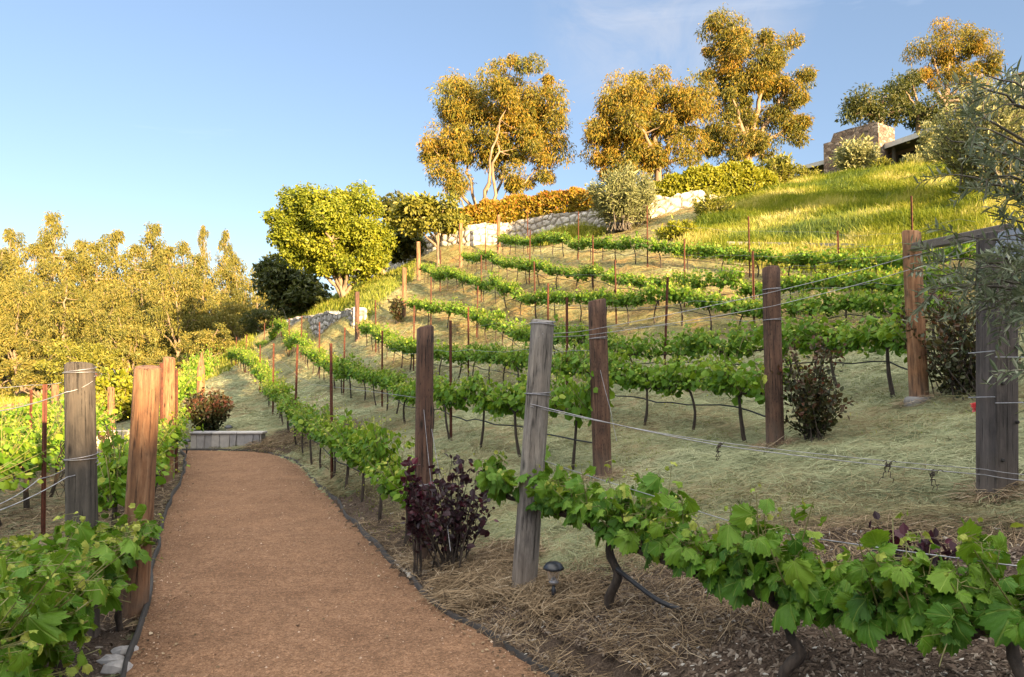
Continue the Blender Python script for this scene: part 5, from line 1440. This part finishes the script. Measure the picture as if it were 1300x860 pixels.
c_ = ramp(nt_, [(0, (.085, .057, .043)), (.5, (.17, .125, .097)), (1, (.32, .26, .21))], sx.outputs[0])
jf = ramp(nt_, [(.02, (0, 0, 0)), (.08, (1, 1, 1))], vd.outputs["Distance"]); c_ = mix(nt_, (.10, .085, .07), c_, jf)
nt_.links.new(c_, b_.inputs["Base Color"]); b_.inputs["Roughness"].default_value = .9; bump(nt_, b_, jf, .8, .08)
mb.build("chimney", m_, house)
fasc = plain_mat("pale_fascia", (.42, .41, .38), (.55, .53, .49), 3, .6, 0, .1); soff = plain_mat("dark_soffit", (.045, .045, .035), (.085, .08, .06), 4, .8, 0, .1)
glass = plain_mat("dark_window_glass", (.012, .014, .016), (.03, .034, .038), 2, .12, 0, 0); rende = plain_mat("brown_house_render", (.12, .09, .07), (.2, .155, .12), 6, .85, 0, .3)
e0, e1 = at(1111, 190, 41.0), at(1206, 158, 36.7); e1[2] = e0[2]
ud = (e1 - e0); el_ = np.linalg.norm(ud); ud /= el_; un = np.array([-ud[1], ud[0], 0]); un = un if un[0] > 0 else -un
z0 = e0[2] - hb[2]
o0 = e0 - hb
def slab(mb, o, la, lb, za, zb, off_a=0, off_b=0, mat=0):
    A = o + ud * off_a + un * off_b; V = [A, A + ud * la, A + ud * la + un * lb, A + un * lb]
    V = np.array([np.r_[v[:2], za] for v in V] + [np.r_[v[:2], zb] for v in V])
    mb.add(V, [[0, 1, 5, 4], [1, 2, 6, 5], [2, 3, 7, 6], [3, 0, 4, 7], [3, 2, 1, 0], [4, 5, 6, 7]], .5, mat)
mb = MB(); slab(mb, o0, el_ + 3, 6, z0 - .10, z0 + .10, -.3, 0); r_ = mb.build("roof", soff, house)
mb = MB(); slab(mb, o0, el_ + 3, .05, z0 - .16, z0 + .13, -.3, -.053); mb.build("fascia", fasc, r_)
mb = MB(); slab(mb, o0, el_ + 2.5, .25, -1.5, z0 - .1, 0, 1.3); w_ = mb.build("wall", rende, house)
for k in range(3):
    mb = MB(); slab(mb, o0, 1.3, .04, z0 - 1.9, z0 - .35, .5 + 1.9 * k, 1.257); wn = mb.build("window", glass, house)
    mb = MB(); 
    for oa, wd, za, zb in ((-.06, .06, z0 - 1.96, z0 - .29), (1.3, .06, z0 - 1.96, z0 - .29), (.62, .05, z0 - 1.9, z0 - .35)): slab(mb, o0, wd, .07, za, zb, .5 + 1.9 * k + oa, 1.235)
    mb.build("frame", soff, wn)
for k in (0.9, 4.2):
    mb = MB(); slab(mb, o0, .14, .14, -1.5, z0 - .1, k, .25); mb.build("porch_post", soff, house)
mb = MB(); lathe(mb, [(0, -.06), (.09, -.05), (.1, 0)], o0 + ud * 1.9 + un * .35 + np.array([0, 0, z0 - .105]) - np.array([0, 0, o0[2]]), 12); mb.build("eave_light", fasc, house)
# low wing on the other side of the chimney
g0, g1 = at(1014, 214, 44.5), at(1049, 205, 43.0); g1[2] = g0[2] = at(1049, 205, 43)[2]
ud = g1 - g0; gl = np.linalg.norm(ud); ud /= gl; un = np.array([-ud[1], ud[0], 0]); un = un if un[1] > 0 else -un
o1 = g0 - hb; zz = o1[2]
mb = MB(); slab(mb, o1, gl + .6, 4, zz - .12, zz + .08); r2_ = mb.build("roof", soff, house)
mb = MB(); slab(mb, o1, gl + .6, .05, zz - .15, zz + .1, 0, -.053); mb.build("fascia", fasc, r2_)
mb = MB(); slab(mb, o1, gl, .3, -2.5, zz - .12, .25, .7); mb.build("wall", m_, house)
# second house, mostly outside the frame
vz = at(1284, 91, 52); vb_ = np.array([vz[0], vz[1], G(vz[0], vz[1])])
villa = empty("villa", vb_, "house with a tan tiled roof corner showing above the olive branches", "house")
ud = np.array([.75, -.66, 0]); un = np.array([.66, .75, 0]); o2 = vz - vb_; hz2 = o2[2]
mb = MB(); slab(mb, o2, 8, 7, -1, hz2 - .35, .45, .45); mb.build("wall", fasc, villa)
tile = plain_mat("tan_roof_tile", (.28, .15, .08), (.45, .28, .16), 9, .85, 0, .5, (1, 1, 4))
mb = MB(); A = [o2 + ud * a + un * b for a, b in ((0, 0), (8.9, 0), (8.9, 7.9), (0, 7.9))]; c0, c1 = o2 + ud * 2.5 + un * 3.95, o2 + ud * 6.4 + un * 3.95
V = [np.r_[a[:2], hz2 - .3] for a in A] + [np.r_[c0[:2], hz2 + 1.2], np.r_[c1[:2], hz2 + 1.2]]
mb.add(V, [[0, 1, 5, 4], [2, 3, 4, 5]]); mb.add(V, [[1, 2, 5], [3, 0, 4]]); mb.add(V, [[3, 2, 1, 0]]); mb.build("roof", tile, villa)
for k in (1.5, 4.5): mb = MB(); slab(mb, o2, 1.2, .05, hz2 - 2.3, hz2 - 1.0, .45 + k, .40); mb.build("window", glass, villa)


# ------------------------------------------------------------------ solar lamps
def solar_lamp(p, label, s=1.0):
    t = empty("solar_lamp", (p[0], p[1], G(p[0], p[1])), label, "garden lamp", "solar path lamps"); t.scale = (s, s, s)
    blk = plain_mat("black_plastic", (.010, .012, .018), (.022, .026, .035), 6, .35, 0, 0)
    mb = MB(); lathe(mb, [(0, .318), (.03, .316), (.055, .304), (.072, .282), (.077, .268), (.072, .264), (0, .266)], sides=28); mb.build("cap", blk, t, True)
    g, nt, b = new_mat("clear_lens"); b.inputs["Base Color"].default_value = (.75, .7, .66, 1); b.inputs["Transmission Weight"].default_value = .85; b.inputs["Roughness"].default_value = .18; b.inputs["IOR"].default_value = 1.3
    mb = MB(); lathe(mb, [(.050, .265), (.045, .225), (.036, .185)], sides=28); mb.build("lens", g, t, True)
    mb = MB(); lathe(mb, [(0, .20), (.012, .199), (.03, .186), (.037, .172), (.024, .160), (.012, .152), (0, .15)], sides=24); mb.build("collar", M["wire"], t, True)
    mb = MB(); lathe(mb, [(.011, .16), (.011, .13), (.016, .125), (.016, .07), (.010, .066), (.010, -.03), (0, -.12)], sides=12); mb.build("spike", blk, t, True)
    mb = MB(); box(mb, (0, 0, .01), (.004, .05, .06)); mb.build("spike_fin", blk, t)


solar_lamp(at(703, 783, 4.55), "black capped solar lamp on a spike beside the grey post", .88)
solar_lamp(at(290, 552, 14.95), "small solar lamp standing behind the stone garden wall", 1.15)
solar_lamp(at(237, 572, 13.9), "small solar lamp in the vines at the near end of the garden wall", 1.0)


# ------------------------------------------------------------------ ground cover
def visible(x, y, pad=60):
    u = 650 + x / np.maximum(y, .1) * F; return (u > -pad) & (u < 1300 + pad)


def normals(x, y, e=.15):
    return norm(np.stack([-(smooth_ground(x + e, y) - smooth_ground(x - e, y)) / (2 * e), -(smooth_ground(x, y + e) - smooth_ground(x, y - e)) / (2 * e), np.ones(len(x))], 1))


def sample_ground(rng, n, ymin, ymax, xr, ok, power=1.0):
    X, Y = [], []; tot = 0
    while tot < n:
        y = ymin + (ymax - ymin) * rng.random(n) ** power; u = rng.uniform(xr[0], xr[1], n); x = (u - 650) / F * y
        m = ok(x, y) & ~in_path(x, y); X.append(x[m]); Y.append(y[m]); tot += m.sum()
        if m.sum() == 0: break
    return np.concatenate(X)[:n], np.concatenate(Y)[:n]


def strands(name, label, seed, n, ymin, ymax, xr, ok, L, W, mat, tint, lift=.012, power=1.0, curl=.5, stand=.0, cluster=True):
    rng = np.random.default_rng(seed); x, y = sample_ground(rng, n, ymin, ymax, xr, ok, power); n = len(x)
    z = ground(x, y); Nn = normals(x, y)
    sw = vnoise(x * 2.2, y * 2.2) * 9 if cluster else 0
    a = sw + rng.normal(0, .8, n); D = np.stack([np.cos(a), np.sin(a), np.zeros(n)], 1); D = norm(D - (D * Nn).sum(1, keepdims=True) * Nn + Nn * (rng.normal(stand, .18, n))[:, None])
    s = rng.lognormal(0, .35, n)
    c = rng.normal(0, curl, n)
    B = np.cross(Nn, D); l = (L * s)[:, None]; w = (W * rng.uniform(.7, 1.3, n))[:, None]
    P0 = np.stack([x, y, z], 1) + Nn * (rng.random(n) * lift)[:, None]
    pts = [P0 - D * l * .5, P0 + B * l * .12 * c[:, None] + Nn * l * .05, P0 + D * l * .5 + Nn * (rng.random(n) * .02 - .006)[:, None]]
    Bw = norm(B + Nn * rng.normal(0, .5, (n, 1)))
    V = np.stack([pts[0] - Bw * w * .4, pts[0] + Bw * w * .4, pts[1] - Bw * w * .5, pts[1] + Bw * w * .5, pts[2] - Bw * w * .3, pts[2] + Bw * w * .3], 1)
    Fc = np.array([(0, 1, 3, 2), (2, 3, 5, 4)]); mb = MB()
    tt = tint(rng, x, y, n)
    mb.add(V.reshape(-1, 3), (Fc[None] + (np.arange(n) * 6)[:, None, None]).reshape(-1, 4), np.repeat(tt, 6))
    return tag(mb.build(name, mat), label, name.replace("_", " "), kind="stuff")


mown = lambda x, y: (edge_dist(x, y) > -.02) & (tall_mask(x, y) < .3)
tint_mown = lambda r, x, y, n: np.clip(.52 + .5 * (vnoise(x * .8, y * .8) - .5) * 2 + .3 * (vnoise(x * 2.7, y * 2.7) - .5) + r.normal(0, .2, n) - .45 * mulch_mask(x, y) - .38 * sun_gold_mask(x, y, smooth_ground(x, y)), 0, 1)  # last term paints the same golden sunlight into the clippings
strands("mown_grass", "pale green grass clippings covering the near slope", 1, 60000, 3.6, 9.5, (420, 1340), lambda x, y: mown(x, y) & (mulch_mask(x, y) < .75), .10, .0035, M["straw"], tint_mown, .02, .9)
strands("mown_grass", "pale green grass clippings covering the middle slope", 2, 50000, 9.0, 18, (240, 1340), mown, .15, .007, M["straw"], tint_mown, .03, .9)
strands("mown_grass", "pale green grass clippings covering the far slope", 3, 32000, 17, 38, (220, 1250), mown, .24, .014, M["straw"], tint_mown, .05, .8)
hr_ = np.random.default_rng(31); hx, hy = sample_ground(hr_, 260, 4.5, 24, (300, 1330), lambda x, y: mown(x, y) & (mulch_mask(x, y) < .5)); hs = hr_.uniform(.12, .42, len(hx)) * (.6 + hy * .04)
heap_ok = lambda x, y: np.array([(np.min(np.hypot(a - hx, (b - hy) * .6) / hs) < 1) for a, b in zip(x, y)])
strands("mown_grass", "loose drifts of raked grass lying on the slope", 21, 26000, 4.4, 24, (300, 1330), heap_ok, .15, .0055, M["straw"], lambda r, x, y, n: np.clip(tint_mown(r, x, y, n) - .12 + r.normal(0, .15, n), 0, 1), .07, .8, 1.0)
straw_t = lambda r, x, y, n: np.clip(r.normal(.48, .22, n), 0, 1)
strands("straw", "dry straw scattered over the mulch near the path", 4, 9000, 3.4, 7.5, (430, 1340), lambda x, y: (mulch_mask(x, y) > .3), .12, .0032, M["dry_straw"], straw_t, .04, 1.0, .8)
PF = [(665, 748, 4.96), (537, 703, 5.85), (765, 605, 7.55), (984, 568, 7.42), (1167, 508, 7.9), (1267, 655, 4.75)]
hp = [at(605, 716, 5.35), at(640, 690, 5.6), at(590, 745, 5.0), at(370, 556, 14.6), at(345, 560, 14.4), at(720, 735, 4.6)]
strands("straw", "loose heaps of dry straw beside the grey post and path end", 5, 5200, 4, 16, (300, 760), lambda x, y: np.minimum.reduce([np.hypot(x - h[0], y - h[1]) / (.16 + .025 * h[1]) for h in hp]) < 1, .18, .0045, M["dry_straw"], straw_t, .07, 1.0, 1.0)
pf = [at(*q) for q in PF]
strands('straw', 'straw and dead grass gathered round the feet of the end posts', 15, 2600, 4, 9, (480, 1340), lambda x, y: np.minimum.reduce([np.hypot(x - h[0], y - h[1]) for h in pf]) < .24, .15, .004, M['dry_straw'], lambda r, x, y, n: np.clip(r.normal(.6, .2, n), 0, 1), .07, 1.0, 1.0)
valley_ok = lambda x, y: (edge_dist(x, y) < 0) & (x > -16)
strands("straw", "dry straw between the valley rows", 6, 12000, 4.5, 14, (-40, 240), valley_ok, .14, .005, M["dry_straw"], lambda r, x, y, n: np.clip(r.normal(.6, .2, n), 0, 1), .03, .9)


def chips(seed, n, ok, lo, hi, xr, ymin, ymax, tm, tv, label, name):
    rng = np.random.default_rng(seed); x, y = sample_ground(rng, n, ymin, ymax, xr, ok); n = len(x)
    z = ground(x, y); Nn = norm(normals(x, y) + rng.normal(0, .35, (n, 3))); D = rdir(rng, n); D = norm(D - (D * Nn).sum(1, keepdims=True) * Nn)
    T = np.array([(-.5, -.18, 0), (.1, -.24, 0), (.5, -.1, 0), (.45, .16, 0), (-.2, .22, 0), (-.4, -.1, .16), (.1, -.16, .2), (.42, -.05, .14), (.36, .1, .15), (-.15, .14, .18)], float)
    Fc4 = np.array([(i, (i + 1) % 5, 5 + (i + 1) % 5, 5 + i) for i in range(5)]); mb = MB()
    R = np.stack([D, np.cross(Nn, D), Nn], -1); s = rng.uniform(lo, hi, n) * rng.lognormal(0, .3, n)
    S = np.stack([s, s * rng.uniform(.5, 1.1, n), s * .8], 1); tt = np.clip(rng.normal(tm, tv, n), 0, 1)
    P = np.stack([x, y, z], 1)
    stamp(mb, T, Fc4, P, R, S, tt); top = np.array([[5, 6, 7, 8, 9]])
    V = mb.V[0]; mb2 = MB(); mb2.add(V, np.vstack([(Fc4[None] + (np.arange(n) * 10)[:, None, None]).reshape(-1, 4)]), mb.T[0])
    mb2.L.append((top[None] + (np.arange(n) * 10)[:, None, None]).reshape(-1)); mb2.N.append(np.full(n, 5)); mb2.M.append(np.zeros(n, int))
    return tag(mb2.build(name, M["chip"]), label, name.replace("_", " "), kind="stuff")


chips(1, 24000, lambda x, y: (mulch_mask(x, y) > .45) & (edge_dist(x, y) > .03) & (y < 6), .012, .035, (560, 1340), 2.2, 6, .44, .26, "dark wood chip mulch under the closest row", "wood_chips")
chips(2, 5000, lambda x, y: (edge_dist(x, y) > .03) & (edge_dist(x, y) < .9), .015, .035, (300, 800), 3.6, 14, .35, .25, "wood chips along the path edge", "wood_chips")
chips(3, 2200, lambda x, y: np.minimum(np.hypot(x - at(510, 700, 5.75)[0], y - 5.75) / .26, np.hypot(x - at(560, 740, 5.1)[0], y - 5.1) / .13) < 1, .012, .03, (430, 700), 4.7, 6.2, .95, .06, "pale stone chips at the brown post foot", "gravel")
chips(4, 6000, lambda x, y: (edge_dist(x, y) < 0) & (x > -6), .015, .04, (-60, 260), 2.5, 9, .35, .25, "dark wood chips under the valley vines", "wood_chips")


def pebbles():
    rng = np.random.default_rng(9); n = 4200; y = 3.4 + 11 * rng.random(n) ** 1.3; t = rng.random(n)
    t = np.where(rng.random(n) < .45, np.where(rng.random(n) < .5, t * .1, 1 - t * .1), t)
    x = np.interp(y, L_EDGE[:, 1], L_EDGE[:, 0]) * (1 - t) + np.interp(y, R_EDGE[:, 1], R_EDGE[:, 0]) * t
    z = (vnoise(x * 1.3, y * 1.3) - .5) * .03 + .006
    mb = MB(); T = np.array([(-.5, 0, 0), (0, -.4, 0), (.5, 0, 0), (0, .45, 0), (0.05, 0, .4)], float); Fc = np.array([(0, 1, 4), (1, 2, 4), (2, 3, 4), (3, 0, 4)])
    a = rng.random(n) * 6.28; R = basis(np.stack([np.cos(a), np.sin(a), 0 * a], 1), np.tile([0, 0, 1.0], (n, 1)))
    stamp(mb, T, Fc, np.stack([x, y, z], 1), R, rng.uniform(.004, .014, n) * rng.lognormal(0, .3, n), np.clip(rng.normal(.5, .3, n), 0, 1))
    m, nt, b = new_mat("granite_pebble"); nt.links.new(ramp(nt, [(0, (.10, .05, .028)), (.5, (.25, .14, .08)), (1, (.5, .38, .28))], attr(nt)), b.inputs["Base Color"]); b.inputs["Roughness"].default_value = .9
    tag(mb.build("gravel", m), "small loose pebbles scattered on the path", "gravel", kind="stuff")


pebbles()


def fallen_leaves():
    rng = np.random.default_rng(19); n = 420; y = 3.5 + 10.5 * rng.random(n) ** 1.2; t = np.where(rng.random(n) < .75, np.where(rng.random(n) < .5, rng.random(n) * .12, 1 - rng.random(n) * .10), rng.random(n))
    x = np.interp(y, L_EDGE[:, 1], L_EDGE[:, 0]) * (1 - t) + np.interp(y, R_EDGE[:, 1], R_EDGE[:, 0]) * t
    z = (vnoise(x * 1.3, y * 1.3) - .5) * .03 + .012; a = rng.random(n) * 6.28
    mb = MB(); stamp(mb, LEAF_R[0] * [1, 1, 1.5], LEAF_R[1], np.stack([x, y, z], 1), basis(np.stack([np.cos(a), np.sin(a), rng.normal(0, .15, n)], 1), norm(np.c_[rng.normal(0, .25, (n, 2)), np.ones(n)])), np.stack([.012 + .016 * rng.random(n)] * 2 + [.03 * np.ones(n)], 1), np.clip(rng.normal(.45, .25, n), 0, 1))
    tag(mb.build("fallen_leaves", M["dry_straw"]), "dry leaf scraps scattered along the path edges", "leaves", kind="stuff")


fallen_leaves()


def blades(name, label, seed, n, ok, ymin, ymax, xr, hgt, W, mat, tint, per=6, spread=.10, power=1.0, lean=.35):
    rng = np.random.default_rng(seed); x, y = sample_ground(rng, n, ymin, ymax, xr, ok, power); n = len(x)
    h = hgt * (.45 + .9 * vnoise(x * .9 + 5, y * .9)) * rng.lognormal(0, .2, n); tb = tint(rng, x, y, n)
    x = np.repeat(x, per) + rng.normal(0, spread, n * per); y = np.repeat(y, per) + rng.normal(0, spread, n * per); h = np.repeat(h, per) * rng.uniform(.6, 1.15, n * per); m = n * per
    z = ground(x, y) - .02; a = vnoise(x * .5, y * .5) * 7 + rng.normal(0, .9, m); d = np.stack([np.cos(a), np.sin(a), 0 * a], 1)
    ln = np.abs(rng.normal(lean, .25, m)); B = norm(np.stack([-np.sin(a), np.cos(a), 0 * a], 1) + rng.normal(0, .4, (m, 3)))
    P0 = np.stack([x, y, z], 1); up = np.array([0, 0, 1.0])
    p1 = P0 + up * (h * .55)[:, None] + d * (h * ln * .25)[:, None]; p2 = P0 + up * (h * (1 - .25 * ln))[:, None] + d * (h * ln * .9)[:, None]
    w = (W * rng.uniform(.7, 1.3, m))[:, None]
    V = np.stack([P0 - B * w * .5, P0 + B * w * .5, p1 + B * w * .45, p1 - B * w * .45, p2], 1); mb = MB()
    t = np.clip(np.repeat(tb, per) + rng.normal(0, .14, m), 0, 1)
    tv = np.clip(np.stack([t - .12, t - .12, t, t, t + .12], 1), 0, 1).reshape(-1)
    k = (np.arange(m) * 5)[:, None]
    mb.add(V.reshape(-1, 3), k + np.array([[0, 1, 2, 3]]), tv); n0 = mb.L
    mb.L.append((k + np.array([[3, 2, 4]])).reshape(-1)); mb.N.append(np.full(m, 3)); mb.M.append(np.zeros(m, int))
    return tag(mb.build(name, mat), label, "grass", kind="stuff")


t_hill = lambda r, x, y, n: np.clip(.52 + .85 * (vnoise(x * .5, y * .8) - .5) * 1.6 + r.normal(0, .1, n), 0, 1)
r7x = ROWXYZ[7]; o7 = np.argsort(r7x[:, 0])
hill_ok = lambda x, y: (tall_mask(x, y) > .5) & (y < np.interp(x, [2, 8, 12, 25], [34, 31.5, 36, 37]))
blades("tall_grass", "tall unmown grass covering the slope below the house", 1, 34000, hill_ok, 12, 38, (720, 1340), .36, .026, M["grass_blade"], t_hill, 6, .13, .8, .45)
bank_ok = lambda x, y: (tall_mask(x, y) > .5) & (x < 0) & (y > 27)
blades("bank_grass", "bright short grass on the bank over the low stone wall", 2, 9000, bank_ok, 27, 50, (280, 620), .26, .03, M["grass_blade"], lambda r, x, y, n: np.clip(r.normal(.55, .15, n), 0, 1), 5, .14, 1.0, .4)
mead_ok = lambda x, y: (x < -12.5) & (y > 16) & (tall_mask(x, y) > .3)
blades("meadow_grass", "pale sunlit meadow grass in the valley", 3, 9000, mead_ok, 17, 60, (-40, 330), .3, .04, M["grass_blade"], lambda r, x, y, n: np.clip(r.normal(.72, .15, n), 0, 1), 5, .2, .9, .4)
weed_ok = lambda x, y: (edge_dist(x, y) > .1) & (tall_mask(x, y) < .3) & (vnoise(x * .7 + 3, y * .7) > .5)
blades("green_weeds", "short green grass sprouting through the clippings", 4, 9000, weed_ok, 4.5, 22, (300, 1330), .05, .005, M["grass_blade"], lambda r, x, y, n: np.clip(r.normal(.3, .15, n), 0, 1), 5, .06, .8, 1.1)
top_ok = lambda x, y: (np.abs(y - np.interp(x, UW[:, 0], UW[:, 1]) + 1.1) < .8) & (x > 1) & (x < 4.2)
blades("bank_grass", "yellow green grass at the foot of the white wall", 5, 2600, top_ok, 28, 37, (640, 900), .45, .03, M["grass_blade"], lambda r, x, y, n: np.clip(r.normal(.7, .12, n), 0, 1), 5, .12, 1.0, .4)

# pale stones by the vines in the corner of the path
rr = np.random.default_rng(8)
for q, (u, v, Y, s, lab) in enumerate(((150, 838, 3.9, .10, "pale broken stone lying at the path edge under the vine leaves"), (142, 815, 4.0, .08, "smaller pale stone above the broken one at the path edge"), (160, 790, 4.15, .07, "flat pale stone nearest the knotty post at the path edge"))):
    p = at(u, v, Y); z = G(p[0], p[1]); mb = MB(); th = np.linspace(0, 6.283, 9)[:-1]; R_ = 1 + rr.normal(0, .15, 8)
    lv = [(.9, -.3), (1.0, .1), (.8, .4), (.3, .52)]
    V = np.vstack([np.c_[np.cos(th) * R_ * a * s, np.sin(th) * R_ * a * s * .7, np.full(8, b * s * .8)] + rr.normal(0, .04 * s, (8, 3)) for a, b in lv])
    mb.add(V, [[l * 8 + i, l * 8 + (i + 1) % 8, (l + 1) * 8 + (i + 1) % 8, (l + 1) * 8 + i] for l in range(3) for i in range(8)]); mb.poly(V[-8:])
    o = mb.build("pale_stone", plain_mat("pale_stone_surface", (.22, .21, .21), (.40, .38, .37), 9, .8, 0, .5)); o.location = (p[0], p[1], z); tag(o, lab, "stone", "pale stones at the path edge")

build_ground(); build_path()

# ------------------------------------------------------------------ light, sky, camera
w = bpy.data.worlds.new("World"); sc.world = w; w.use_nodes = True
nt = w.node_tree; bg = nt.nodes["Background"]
sky = N(nt, "ShaderNodeTexSky", sky_type="NISHITA"); sky.sun_disc = False; sky.sun_elevation = EL
sky.altitude = 100; sky.air_density = 1.0; sky.dust_density = 0.6; sky.ozone_density = 3.0
az = math.atan2(SUN[0], SUN[1]); sky.sun_rotation = az
SKYS, SKY_FILL = 0.072, 9.0
# wisps of high cloud ahead; unseen bright overhead patch added to light the shaded foreground
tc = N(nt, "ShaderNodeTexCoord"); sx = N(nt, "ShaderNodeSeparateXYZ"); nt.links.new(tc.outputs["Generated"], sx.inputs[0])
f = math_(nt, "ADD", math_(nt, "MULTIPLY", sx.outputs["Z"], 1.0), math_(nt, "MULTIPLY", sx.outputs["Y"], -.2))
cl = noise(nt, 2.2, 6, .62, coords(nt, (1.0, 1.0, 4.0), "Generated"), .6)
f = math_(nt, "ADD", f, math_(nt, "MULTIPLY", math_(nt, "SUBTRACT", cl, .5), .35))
fill_area = ramp(nt, [(.50, (0, 0, 0)), (.80, (1, 1, 1))], f)
d0 = at(850, 18, 10.0) - np.array([0, 0, CAMZ]); d0 = d0 / np.linalg.norm(d0)
dt = N(nt, "ShaderNodeVectorMath", operation="DOT_PRODUCT"); nt.links.new(tc.outputs["Generated"], dt.inputs[0]); dt.inputs[1].default_value = [float(q) for q in d0]
spot = ramp(nt, [(.984, (0, 0, 0)), (.9985, (1, 1, 1))], dt.outputs["Value"])
wn = ramp(nt, [(.34, (0, 0, 0)), (.8, (.5, .5, .5))], noise(nt, 7.0, 6, .65, coords(nt, (1.0, 1.0, 1.5), "Generated"), 1.2))
wisp1 = mix(nt, (0.0, 0.0, 0.0), wn, spot)
wisp = ramp(nt, [(.60, (0, 0, 0)), (.86, (.22, .22, .22))], cl)
skyc = mix(nt, sky.outputs[0], (1.22, .95, .86), 1.0, "MULTIPLY")
skyc = mix(nt, skyc, (1.15, 1.53, 2.12), .32)
skyc = mix(nt, skyc, (5.0, 4.9, 4.9), wisp); skyc = mix(nt, skyc, (2.4, 2.35, 2.4), wisp1)
skyc = mix(nt, skyc, (SKY_FILL, SKY_FILL * .96, SKY_FILL * .90), fill_area)
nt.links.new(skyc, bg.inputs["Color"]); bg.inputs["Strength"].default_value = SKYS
sd = bpy.data.lights.new("sun", "SUN"); sd.energy = 5.0; sd.angle = math.radians(.53); sd.color = (1.0, .70, .37)
so = bpy.data.objects.new("sun", sd); COL.objects.link(so)
so.rotation_euler = Vector((SUN[0] * math.cos(EL), SUN[1] * math.cos(EL), math.sin(EL))).to_track_quat("Z", "Y").to_euler()
cam = bpy.data.cameras.new("camera"); cam.sensor_width = 36; cam.lens = 36 * F / 1300; cam.clip_start = .05; cam.clip_end = 3000
co = bpy.data.objects.new("camera", cam); COL.objects.link(co); co.location = (0, 0, CAMZ); co.rotation_euler = (math.pi / 2 + PITCH, 0, 0)
sc.camera = co
vs = sc.view_settings; vs.view_transform = "Standard"; vs.look = "None"; vs.exposure = 2.4; vs.gamma = 1.0; vs.use_curve_mapping = False
sc.render.engine = "CYCLES"; sc.cycles.use_denoising = True
sc.cycles.max_bounces = 6; sc.cycles.diffuse_bounces = 3; sc.cycles.transmission_bounces = 4; sc.cycles.caustics_reflective = False; sc.cycles.caustics_refractive = False
